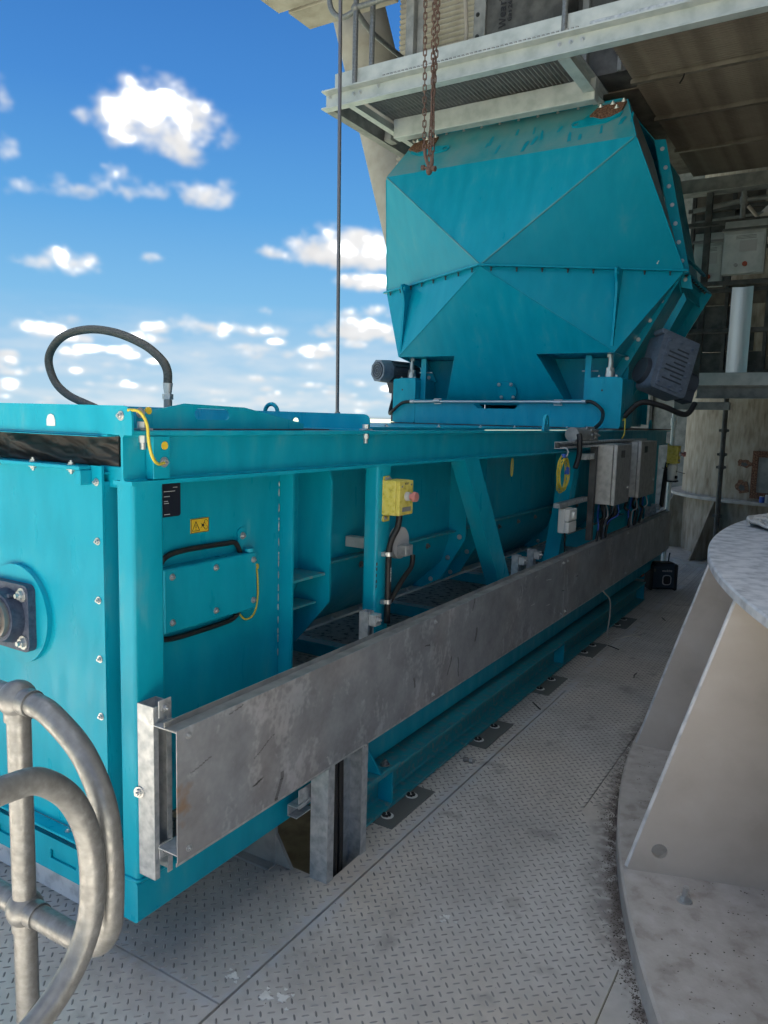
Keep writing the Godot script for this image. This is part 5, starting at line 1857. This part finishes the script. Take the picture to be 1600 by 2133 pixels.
# ---------------------------------------------------------------- electrical kit
func estop(label: String, p: Vector3, sc := 1.0) -> Node3D:
	var t := thing("emergency_stop_box", label, "stop button box")
	var b := B.new()
	b.bb(p + V(0, 0, -0.11) * sc, p + V(0.062, 0.137, 0) * sc, 0.002)
	part(t, "body", b, M.yellow)
	b = B.new()
	b.bb(p + V(0.0625, 0.001, -0.109) * sc, p + V(0.080, 0.136, -0.001) * sc, 0.003)
	part(t, "lid", b, M.yellow)
	b = B.new()
	for y in [-0.016, 0.139]:
		b.prism(rr(0.05 * sc, 0.026 * sc, 0.008 * sc, 3, p.z - 0.028 * sc, p.y + y * sc), V(p.x, 0, 0), ZZ, UP, V(0.005 * sc, 0, 0))
	part(t, "mounting_ear", b, M.yellow)
	for q in [[-0.018, 0.141], [-0.042, 0.141], [-0.018, -0.014]]:
		bolt(t, p + V(0.006, q[1], q[0]) * sc, XX, 0.006 * sc)
	b = B.new()
	b.cyl(p + V(0.0805, 0.075, -0.055) * sc, p + V(0.098, 0.075, -0.055) * sc, 0.019 * sc, 0.017 * sc, 18)
	part(t, "collar", b, M.grey_plastic)
	b = B.new()
	b.cyl(p + V(0.0985, 0.075, -0.055) * sc, p + V(0.112, 0.075, -0.055) * sc, 0.012 * sc, -1, 16)
	b.cyl(p + V(0.112, 0.075, -0.055) * sc, p + V(0.126, 0.075, -0.055) * sc, 0.0205 * sc, 0.018 * sc, 20)
	part(t, "push_button", b, M.pink)
	b = B.new()
	b.bb(p + V(0.0802, 0.015, -0.09) * sc, p + V(0.082, 0.033, -0.022) * sc, 0.0005)
	part(t, "tag", b, M.grey_steel)
	for q in [[-0.018, 0.115], [-0.09, 0.12]]:
		b = B.new()
		b.cyl(p + V(0.0802, q[1], q[0]) * sc, p + V(0.083, q[1], q[0]) * sc, 0.004 * sc, -1, 10)
		part(t, "screw", b, M.steel)
	return t
func electrics():
	var t := estop("faded yellow emergency stop box with pinkish mushroom button on the teal post", V(-1.551, 1.221, -2.52))
	lettering(t, "print", "RESET", 0.008, V(-1.4705, 1.346, -2.575), V(0, 0, -1), UP, M.dark_steel)
	estop("yellow emergency stop box behind the stainless boxes at the far frame end", V(-1.50, 1.235, -7.67), 1.25)
	var b := B.new()
	t = thing("cable_sleeve", "black cable sleeve clamped to the teal post below the stop box", "cable")
	b = B.new()
	b.tube(curve([V(-1.50, 1.222, -2.575), V(-1.505, 1.17, -2.57), V(-1.522, 1.12, -2.555), V(-1.53, 1.06, -2.55), V(-1.53, 0.90, -2.55), V(-1.53, 0.78, -2.55)], 7), 0.0125, 12)
	part(t, "sleeve", b, M.black)
	b = B.new()
	b.tube(curve([V(-1.56, 1.02, -2.80), V(-1.56, 0.97, -2.79), V(-1.55, 0.93, -2.70), V(-1.54, 0.86, -2.585)], 6), 0.011, 10)
	part(t, "sleeve", b, M.black)
	for y in [1.062, 0.868]:
		b = B.new()
		b.cyl(V(-1.53, y - 0.008, -2.55), V(-1.53, y + 0.008, -2.55), 0.016, -1, 14)
		b.bb(V(-1.551, y - 0.008, -2.55), V(-1.532, y + 0.008, -2.525), 0.001)
		part(t, "clamp", b, M.zinc)
	lettering(t, "print", "OLFLEX CLASSIC", 0.006, V(-1.517, 0.98, -2.548), V(0, -1, 0), V(0, 0, -1), M.white_print)
	t = thing("round_sounder", "pale grey round sounder disc behind the black cable sleeve", "sounder")
	b = B.new()
	b.cyl(V(-1.63, 1.07, -2.775), V(-1.605, 1.07, -2.775), 0.070, 0.068, 32)
	part(t, "disc", b, M.grey_plastic)
	b = B.new()
	b.bb(V(-1.605, 1.02, -2.80), V(-1.56, 1.065, -2.74), 0.002)
	part(t, "bracket", b, M.galv)
	# stainless boxes
	var k := 0
	for q in [[-1.50, -1.335, -5.194, -5.576, 1.048, 1.455, "brushed stainless junction box next to the yellow cable coil"], [-1.50, -1.380, -6.081, -6.615, 1.030, 1.466, "brushed stainless junction box beside the far slanted post"]]:
		t = thing("junction_box", q[6], "junction box", "stainless boxes above the duct")
		b = B.new()
		b.bb(V(q[0], q[4], q[3]), V(q[1] - 0.030, q[5], q[2]), 0.003)
		part(t, "body", b, M.stainless)
		b = B.new()
		b.bb(V(q[1] - 0.026, q[4] - 0.004, q[3] - 0.004), V(q[1], q[5] + 0.004, q[2] + 0.004), 0.004)
		part(t, "door", b, M.stainless)
		b = B.new()
		b.bb(V(q[1] - 0.0298, q[4] + 0.004, q[3] + 0.004), V(q[1] - 0.0262, q[5] - 0.004, q[2] - 0.004))
		part(t, "door_seal", b, M.black)
		b = B.new()
		b.bb(V(q[1] + 0.0003, q[5] - 0.085, q[2] - 0.20), V(q[1] + 0.0018, q[5] - 0.035, q[2] - 0.10))
		part(t, "rating_plate", b, M.dark_steel)
		b = B.new()
		b.cyl(V(q[1], (q[4] + q[5]) / 2 - 0.1, q[3] + 0.05), V(q[1] + 0.008, (q[4] + q[5]) / 2 - 0.1, q[3] + 0.05), 0.012, -1, 14)
		part(t, "lock", b, M.zinc)
		b = B.new()
		b.bb(V(q[0] - 0.03, q[5] + 0.0042, q[3] + 0.01), V(q[1] - 0.032, q[5] + 0.007, q[2] - 0.01))
		part(t, "roof", b, M.stainless)
		# cables dropping out of the bottom
		var cb := thing("cable_bundle", "thin dark and blue cables dropping from the stainless box " + ("beside the yellow coil" if k == 0 else "beside the far post"), "cables")
		for i in 9:
			var x: float = lerpf(q[0] + 0.03, q[1] - 0.05, rng.randf())
			var z: float = lerpf(q[2] - 0.04, q[3] + 0.04, i / 8.0)
			b = B.new()
			b.tube(curve([V(x, q[4], z), V(x + rng.randf_range(-0.03, 0.03), q[4] - 0.09, z + rng.randf_range(-0.03, 0.03)), V(-1.445 + rng.randf_range(-0.02, 0.02), 0.90, z + rng.randf_range(-0.02, 0.09)), V(-1.445, 0.77, z + 0.05)], 5), 0.0055 if i % 3 else 0.011, 7)
			part(cb, "cable", b, [M.black, M.blue, M.grey_plastic, M.black, M.black, M.motor][i % 6])
		k += 1
	# struts holding the boxes
	t = thing("strut_rack", "zinc strut rack carrying the boxes on the frame beam", "strut rack")
	b = B.new()
	b.prism([Vector2(-1.50, 1.445), Vector2(-1.459, 1.445), Vector2(-1.459, 1.458), Vector2(-1.462, 1.458), Vector2(-1.462, 1.448), Vector2(-1.497, 1.448), Vector2(-1.497, 1.483), Vector2(-1.462, 1.483), Vector2(-1.462, 1.473), Vector2(-1.459, 1.473), Vector2(-1.459, 1.486), Vector2(-1.50, 1.486)], V(0, 0, -6.6), XX, UP, V(0, 0, 2.22))
	part(t, "strut", b, M.galv)
	b = B.new()
	b.bb(V(-1.545, 1.07, -5.15), V(-1.50, 1.10, -4.55), 0.002)
	b.bb(V(-1.52, 1.36, -5.16), V(-1.47, 1.40, -4.95), 0.002)
	part(t, "strut", b, M.galv)
	b = B.new()
	b.bb(V(-1.50, 0.80, -5.165), V(-1.46, 1.44, -5.12), 0.002)
	part(t, "upright", b, M.dark_steel)
	b = B.new()
	b.tube([V(-1.463, 1.45, -4.40), V(-1.43, 1.45, -4.40), V(-1.42, 1.43, -4.40), V(-1.425, 1.405, -4.40), V(-1.46, 1.395, -4.40)], 0.005, 6)
	part(t, "hook", b, M.galv)
	t = thing("switch_box", "white plastic switch box hanging below the strut rack", "switch box")
	b = B.new()
	b.bb(V(-1.535, 0.905, -4.78), V(-1.49, 1.06, -4.62), 0.006)
	part(t, "body", b, M.white_plastic)
	b = B.new()
	b.bb(V(-1.4895, 0.907, -4.778), V(-1.462, 0.978, -4.622), 0.005)
	b.bb(V(-1.4895, 0.983, -4.778), V(-1.462, 1.058, -4.622), 0.005)
	b.cyl(V(-1.462, 1.015, -4.70), V(-1.448, 1.015, -4.70), 0.026, 0.022, 18)
	part(t, "lid", b, M.white_plastic)
	b = B.new()
	b.tube([V(-1.51, 0.905, -4.7), V(-1.505, 0.8, -4.7), V(-1.51, 0.60, -4.69)], 0.006, 6)
	part(t, "cable", b, M.black)
	t = thing("cable_coil", "coil of yellow earth cable tied with blue tape hanging from the strut rack", "cable coil")
	for i in 6:
		b = B.new()
		var ring := []
		var r := 0.078 + 0.0045 * i
		for j in 40:
			var an := TAU * j / 40
			ring.append(V(-1.445 + 0.012 * sin(an * 2 + i), 1.300 + r * 1.12 * cos(an) - 0.01 * absf(sin(i * 2.0)), -4.40 + 0.88 * r * sin(an) + 0.006 * sin(i * 3.1)))
		b.tube(ring, 0.0032, 6, true)
		part(t, "turn", b, M.cable_yellow)
	b = B.new()
	b.tube(curve([V(-1.445, 1.28, -4.31), V(-1.445, 1.23, -4.30), V(-1.445, 1.20, -4.32), V(-1.445, 1.205, -4.42)], 6), 0.0032, 6)
	part(t, "tail", b, M.cable_yellow)
	b = B.new()
	b.bb(V(-1.458, 1.392, -4.425), V(-1.432, 1.415, -4.385), 0.004)
	b.bb(V(-1.458, 1.29, -4.495), V(-1.432, 1.335, -4.465), 0.004)
	part(t, "tape", b, M.blue)
	t = thing("wire_loop", "small loop of yellow wire hanging below the frame beam", "wire")
	b = B.new()
	var lp := []
	for j in 20:
		lp.append(V(-1.60, 1.345 + 0.05 * cos(TAU * j / 20), -3.98 + 0.014 * sin(TAU * j / 20)))
	b.tube(lp, 0.003, 6, true)
	part(t, "loop", b, M.cable_yellow)
	t = thing("conduit_fitting", "dusty grey bundle of wrapped conduit fittings strapped to the frame beam", "conduit fitting")
	b = B.new()
	b.cyl(V(-1.50, 1.528, -4.70), V(-1.50, 1.520, -5.06), 0.045, 0.042, 20)
	b.cyl(V(-1.50, 1.520, -5.06), V(-1.50, 1.520, -5.13), 0.050, 0.048, 20)
	part(t, "sleeve", b, M.grey_steel)
	b = B.new()
	for i in 9:
		var an := TAU * i / 9
		b.tube([V(-1.50 + 0.046 * cos(an), 1.525 + 0.046 * sin(an), -4.98), V(-1.50 + 0.05 * cos(an), 1.52 + 0.05 * sin(an), -5.14)], 0.008, 6)
	part(t, "rib", b, M.grey_steel)
	b = B.new()
	b.tube(curve([V(-1.45, 1.53, -4.69), V(-1.44, 1.49, -4.68), V(-1.44, 1.40, -4.68), V(-1.45, 1.32, -4.65)], 6), 0.017, 10)
	part(t, "cable", b, M.black)
	t = thing("wrapped_bundle", "white plastic wrapped bundle tied with a black strap at the far yellow box", "bundle")
	b = B.new()
	b.cyl(V(-1.455, 1.06, -7.74), V(-1.452, 1.21, -7.74), 0.042, 0.05, 12)
	b.ball(V(-1.452, 1.21, -7.74), V(0.048, 0.028, 0.048), 10)
	part(t, "wrapping", b, M.white_plastic)
	b = B.new()
	b.box(V(-1.44, 1.165, -7.72), V(0.22, 0.006, 0.012), 0.001, Basis(ZZ, -0.2))
	b.bb(V(-1.50, 1.055, -7.80), V(-1.40, 1.07, -7.68), 0.003)
	b.cyl(V(-1.413, 1.105, -7.70), V(-1.40, 1.105, -7.695), 0.016, -1, 12)
	part(t, "strap", b, M.black)
	b = B.new()
	b.tube(curve([V(-1.50, 1.24, -7.74), V(-1.515, 1.16, -7.76), V(-1.53, 1.0, -7.78), V(-1.54, 0.8, -7.78)], 6), 0.022, 10)
	part(t, "cable", b, M.black)
	t = thing("earth_wire", "short green and yellow earth wire on the frame beam beside the block foot", "wire")
	b = B.new()
	b.tube(curve([V(-1.53, 1.63, -6.05), V(-1.51, 1.64, -6.03), V(-1.50, 1.60, -6.0), V(-1.50, 1.53, -6.0), V(-1.51, 1.49, -5.98)], 6), 0.005, 8)
	part(t, "wire", b, M.cable_yellow)

# ---------------------------------------------------------------- rails, rod, chains
func rails_and_hanging():
	var t := thing("handrail", "weathered galvanised tube handrail with ball joints and closed end loop before the casing", "handrail", "")
	var z := -0.79
	var r := 0.0212
	var b := B.new()
	b.cyl(V(-1.262, 0.0, z), V(-1.257, 1.07, z), r, r, 24)
	part(t, "post", b, M.galv_rail)
	b = B.new()
	b.tube(curve([V(-1.257, 1.073, z), V(-1.20, 1.072, z), V(-1.156, 1.062, z), V(-1.078, 1.018, z), V(-1.026, 0.945, z), V(-1.008, 0.855, z), V(-1.009, 0.76, z), V(-1.018, 0.71, z), V(-1.050, 0.672, z), V(-1.11, 0.660, z), V(-1.262, 0.659, z)], 8), r, 22)
	part(t, "end_loop", b, M.galv_rail)
	for y in [1.073, 0.659]:
		b = B.new()
		b.ball(V(-1.259, y, z), V(0.034, 0.034, 0.034), 24)
		b.cyl(V(-1.259, y - 0.04, z), V(-1.259, y - 0.018, z), 0.0245, 0.0245, 20)
		b.cyl(V(-1.235, y, z), V(-1.212, y, z), 0.0245, 0.0245, 20)
		part(t, "ball_joint", b, M.galv_rail)
	b = B.new()
	b.tube([V(-1.26, 1.073, z), V(-3.0, 1.073, z)], r, 18)
	b.tube([V(-1.26, 0.659, z), V(-3.0, 0.659, z)], r, 18)
	part(t, "rail", b, M.galv_rail)
	b = B.new()
	b.cyl(V(-2.9, 0.0, z), V(-2.9, 1.07, z), r, r, 20)
	b.bb(V(-1.31, 0.0005, z - 0.05), V(-1.21, 0.01, z + 0.05), 0.002)
	part(t, "post", b, M.galv_rail)
	t = thing("handrail", "weathered galvanised tube loop closing the nearer handrail end in front of the ball-jointed post", "handrail", "")
	b = B.new()
	var x := -1.0
	b.tube(curve([V(x, 1.051, 0.4), V(x, 1.051, -0.45), V(x, 1.051, -0.56), V(x, 1.051, -0.61), V(x, 1.040, -0.66), V(x, 0.985, -0.713), V(x, 0.896, -0.744), V(x, 0.778, -0.743), V(x, 0.700, -0.705), V(x, 0.651, -0.639), V(x, 0.640, -0.57), V(x, 0.640, -0.4), V(x, 0.640, 0.4)], 8), 0.0205, 24)
	part(t, "end_loop", b, M.galv_rail)
	b = B.new()
	b.cyl(V(x, 0.0, -0.2), V(x, 1.05, -0.2), r, r, 20)
	b.bb(V(x - 0.05, 0.0005, -0.25), V(x + 0.05, 0.01, -0.15), 0.002)
	part(t, "post", b, M.galv_rail)

	t = thing("guy_rod", "thin dark steel rod rising from the far side of the conveyor past the walkway", "rod")
	b = B.new()
	b.cyl(V(-3.60, 1.55, -5.12), V(-3.60, 6.5, -5.03), 0.0145, -1, 14)
	part(t, "rod", b, M.rod)
	b = B.new()
	b.hexa(V(-3.60, 1.60, -5.12), V(-3.60, 1.64, -5.12), 0.022)
	part(t, "nut", b, M.steel)

	b = B.new()
	var path := []
	for i in 28:
		var an := TAU * i / 28
		path.append(V(0.0105 * cos(an), 0.0135 * signf(sin(an)) + 0.0105 * sin(an), 0))
	b.tube(path, 0.0042, 7, true)
	var link := b.mesh()
	t = thing("lifting_chain", "single rusty chain strand hanging in front of the chute", "chain")
	for i in 46:
		var o := part(t, "link", link, M.chain)
		o.transform = Transform3D(Basis(UP, 0.5 + (PI / 2 if i % 2 else 0.0)).scaled_local(Vector3.ONE * 1.02), V(-2.74 - 0.0011 * i, 3.50 + i * 0.0395, -4.9))
	t = thing("lifting_chain", "thick doubled rusty chain with a shackle hanging in front of the chute", "chain")
	for i in 50:
		for s in 2:
			var o := part(t, "link", link, M.chain)
			o.transform = Transform3D(Basis(UP, 0.9 + i * 0.06 + (PI / 2 if (i + s) % 2 else 0.0)).scaled_local(V(1.15, 1.1, 1.15)), V(-2.685 + 0.0002 * i + (0.013 if s else -0.013) * cos(i * 0.12), 3.42 + i * 0.0405 + s * 0.02, -4.9 + (0.013 if s else -0.013) * sin(i * 0.12)))
	b = B.new()
	b.tube(curve([V(-2.735, 3.49, -4.9), V(-2.73, 3.44, -4.9), V(-2.715, 3.40, -4.9), V(-2.695, 3.36, -4.9)], 5), 0.012, 9)
	b.tube(curve([V(-2.680, 3.43, -4.9), V(-2.675, 3.39, -4.9), V(-2.69, 3.345, -4.9)], 5), 0.014, 9)
	b.ball(V(-2.695, 3.335, -4.9), V(0.024, 0.03, 0.02), 10)
	part(t, "shackle", b, M.chain)
	b = B.new()
	b.cyl(V(-2.745, 3.365, -4.9), V(-2.655, 3.345, -4.9), 0.010, -1, 10)
	b.hexa(V(-2.755, 3.367, -4.9), V(-2.735, 3.363, -4.9), 0.018)
	b.hexa(V(-2.668, 3.348, -4.9), V(-2.645, 3.343, -4.9), 0.020)
	part(t, "pin", b, M.chain)

# ---------------------------------------------------------------- loose things
func splat(b: B, c: Vector3, r: float, sd: float, h := 0.0025):
	var p := []
	for i in 22:
		var a := TAU * i / 22.0
		var k := r * (1.0 + 0.35 * sin(a * 3.0 + sd) + 0.22 * sin(a * 7.0 + sd * 2.0))
		p.append(Vector2(cos(a) * k * 1.3, sin(a) * k))
	b.prism(p, c, XX, ZZ, V(0, h, 0))
func small_things():
	# radio
	var t := thing("site_radio", "dark blue site radio with stub aerial on the deck beyond the base beam", "radio")
	var c := V(-1.475, 0.0, -7.67)
	var bs := Basis(UP, 0.55)
	var b := B.new()
	b.box(c + V(0, 0.135, 0), V(0.24, 0.25, 0.15), 0.022, bs)
	part(t, "body", b, M.radio)
	for sx in [-1.0, 1.0]:
		b = B.new()
		b.box(c + bs * V(sx * 0.118, 0.13, 0.0), V(0.035, 0.26, 0.17), 0.012, bs)
		part(t, "corner_guard", b, M.radio_dark)
	b = B.new()
	b.box(c + V(0, 0.265, 0), V(0.20, 0.012, 0.10), 0.004, bs)
	part(t, "display_top", b, M.radio_dark)
	b = B.new()
	b.prism(rr(0.085, 0.10, 0.025, 2), c + bs * V(0.03, 0.105, 0.076), bs.x, UP, bs.z * 0.006)
	part(t, "speaker_frame", b, M.galv)
	b = B.new()
	b.prism(rr(0.068, 0.083, 0.02, 2), c + bs * V(0.03, 0.105, 0.0825), bs.x, UP, bs.z * 0.003)
	part(t, "speaker_grille", b, M.radio_dark)
	lettering(t, "print", "makita", 0.022, c + bs * V(0.03, 0.195, 0.0762), bs.x, UP, M.grey_plastic, false, true)
	b = B.new()
	b.tube([c + bs * V(0.07, 0.26, -0.02), c + bs * V(0.075, 0.33, -0.02), c + bs * V(0.08, 0.36, -0.02)], 0.007, 8)
	part(t, "aerial", b, M.radio_dark)
	b = B.new()
	b.box(c + bs * V(-0.09, 0.20, 0.077), V(0.02, 0.03, 0.004), 0.001, bs)
	part(t, "indicator", b, M.hose)
	t = thing("battery_pack", "small dark battery pack with orange side beside the site radio", "battery")
	b = B.new()
	b.bb(V(-1.66, 0.175, -7.30), V(-1.56, 0.24, -7.20), 0.008)
	part(t, "body", b, M.radio_dark)
	b = B.new()
	b.bb(V(-1.5595, 0.182, -7.29), V(-1.553, 0.232, -7.21), 0.002)
	part(t, "label_face", b, M.orange)
	# cord from the duct to the deck
	t = thing("loose_rope", "pale frayed cord trailing from the duct onto the deck", "cord")
	b = B.new()
	b.tube(curve([V(-1.41, 0.44, -5.28), V(-1.398, 0.40, -5.34), V(-1.385, 0.33, -5.44), V(-1.39, 0.2, -5.48), V(-1.405, 0.07, -5.50), V(-1.40, 0.012, -5.56), V(-1.36, 0.006, -5.63), V(-1.30, 0.006, -5.76), V(-1.22, 0.006, -5.92)], 8), 0.005, 7)
	part(t, "cord", b, M.rope)
	b = B.new()
	for i in 5:
		b.tube([V(-1.30 + i * 0.01, 0.005, -5.74 - i * 0.02), V(-1.24 + i * 0.012, 0.004, -5.80 + i * 0.015)], 0.0022, 5)
	part(t, "strand", b, M.rope)
	# bolt lying on the deck
	t = thing("loose_bolt", "loose steel bolt with nut lying on the deck plates beside the second packing plate", "bolt")
	b = B.new()
	b.hexa(V(-1.427, 0.013, -3.115), V(-1.413, 0.013, -3.117), 0.0125)
	b.cyl(V(-1.413, 0.013, -3.117), V(-1.372, 0.012, -3.125), 0.0068, -1, 10)
	part(t, "shank", b, M.steel)
	b = B.new()
	b.hexa(V(-1.398, 0.012, -3.120), V(-1.385, 0.012, -3.123), 0.0122)
	part(t, "nut", b, M.zinc)
	t = thing("anchor_bolt", "bright zinc stud bolt with washer standing up from the silo base ring", "bolt")
	var p := V(-0.329, 0.08, -2.46)
	b = B.new()
	b.cyl(p, p + V(0, 0.004, 0), 0.024, -1, 20)
	part(t, "washer", b, M.zinc)
	b = B.new()
	b.hexa(p + V(0, 0.004, 0), p + V(0, 0.018, 0), 0.015)
	b.cyl(p + V(0, 0.018, 0), p + V(0.004, 0.05, 0.004), 0.009, -1, 12)
	part(t, "stud", b, M.zinc)
	# bird droppings on the deck
	for q in [[V(-1.372, 0.002, -1.487), 0.011, 1.0, "beside the plate joint"], [V(-1.245, 0.002, -1.478), 0.013, 2.0, "in front of the joint corner"], [V(-1.205, 0.002, -1.50), 0.012, 4.0, "right of a twin splash"], [V(-0.98, 0.002, -2.06), 0.008, 5.0, "in mid walkway"]]:
		t = thing("bird_dropping", "chalky white bird dropping on the tread plate " + q[3], "dropping", "droppings on the deck")
		b = B.new()
		splat(b, q[0], q[1], q[2])
		for i in 4:
			splat(b, q[0] + V(rng.randf_range(-0.04, 0.04), 0, rng.randf_range(-0.03, 0.03)), 0.0035, i * 1.7)
		part(t, "splash", b, M.dropping)
	# grit gathered in the gap along the base ring, and litter on the deck
	var g := MultiMesh.new()
	g.transform_format = MultiMesh.TRANSFORM_3D
	b = B.new()
	b.tri(V(-1, 0, -0.6), V(1, 0, -0.4), V(0.1, 0.9, 0.1), V(0, 0.3, -1))
	b.tri(V(1, 0, -0.4), V(0.1, 0, 1), V(0.1, 0.9, 0.1), V(1, 0.3, 0.5))
	b.tri(V(0.1, 0, 1), V(-1, 0, -0.6), V(0.1, 0.9, 0.1), V(-1, 0.3, 0.5))
	g.mesh = b.mesh()
	var xf := []
	for i in 2600:
		var an := deg_to_rad(rng.randf_range(150.0, 185.0))
		var rad := 4.757 + absf(rng.randfn(0.0, 0.022)) * (0.6 + 0.6 * absf(sin(an * 37.0)))
		var s := rng.randf_range(0.0012, 0.0042)
		xf.append(Transform3D(Basis(UP, rng.randf() * TAU).scaled(V(s, s * 0.7, s)), RING + V(cos(an), 0, sin(an)) * rad))
	for i in 900:
		var s := rng.randf_range(0.0008, 0.0026)
		xf.append(Transform3D(Basis(UP, rng.randf() * TAU).scaled(V(s, s * 0.6, s)), V(rng.randf_range(-2.2, -0.5), 0.0005, rng.randf_range(-6.5, -1.0))))
	for i in 700:
		var s := rng.randf_range(0.001, 0.004)
		var an := deg_to_rad(rng.randf_range(148.0, 180.0))
		xf.append(Transform3D(Basis(UP, rng.randf() * TAU).scaled(V(s, s * 0.6, s)), RING + V(cos(an), 0, sin(an)) * rng.randf_range(4.15, 4.70) + UP * 0.08))
	g.instance_count = xf.size()
	for i in xf.size():
		g.set_instance_transform(i, xf[i])
	var mi := MultiMeshInstance3D.new()
	mi.name = "grit"
	mi.multimesh = g
	mi.material_override = M.dirt
	mi.set_meta("kind", "stuff")
	mi.set_meta("label", "dark grit and crumbs along the silo base ring")
	mi.set_meta("category", "grit")
	add_child(mi)
	# short black cable ends lying about
	for q in [[-1.33, -5.38, 0.6, "beside the frayed cord"], [-1.05, -4.85, 1.6, "in mid walkway beyond the cross joint"], [-1.39, -3.98, 0.9, "against the base beam"], [-1.20, -6.45, 1.2, "near the site radio"]]:
		t = thing("cable_tie", "short black cable tie end lying on the deck " + q[3], "cable tie", "cable tie ends on the deck")
		b = B.new()
		var d := V(cos(q[2]), 0, sin(q[2])) * 0.05
		b.tube(curve([V(q[0], 0.005, q[1]) - d, V(q[0], 0.008, q[1]), V(q[0] + 0.01, 0.005, q[1]) + d], 4), 0.0035, 6)
		part(t, "strip", b, M.black)
	# rope heap on the silo ring
	t = thing("rope_heap", "heap of frayed grey rope lying on the pale silo top ring", "rope")
	var rc := V(-0.28, 1.096, -4.35)
	for k in 7:
		var pts := []
		for i in 26:
			var a := i * 0.62 + k * 1.3
			pts.append(rc + V((0.05 + 0.10 * rng.randf()) * cos(a), 0.012 + 0.045 * rng.randf() * (1.0 - k * 0.06), (0.10 + 0.20 * rng.randf()) * sin(a)))
		b = B.new()
		b.tube(curve(pts, 4), 0.008, 7)
		part(t, "strand", b, M.rope)
	t = thing("nail_wire", "bent black wire stub poking from the walkway soffit", "wire")
	b = B.new()
	b.tube(curve([V(-1.25, 4.155, -6.05), V(-1.255, 4.10, -6.04), V(-1.275, 4.05, -6.02)], 4), 0.006, 6)
	part(t, "wire", b, M.black)
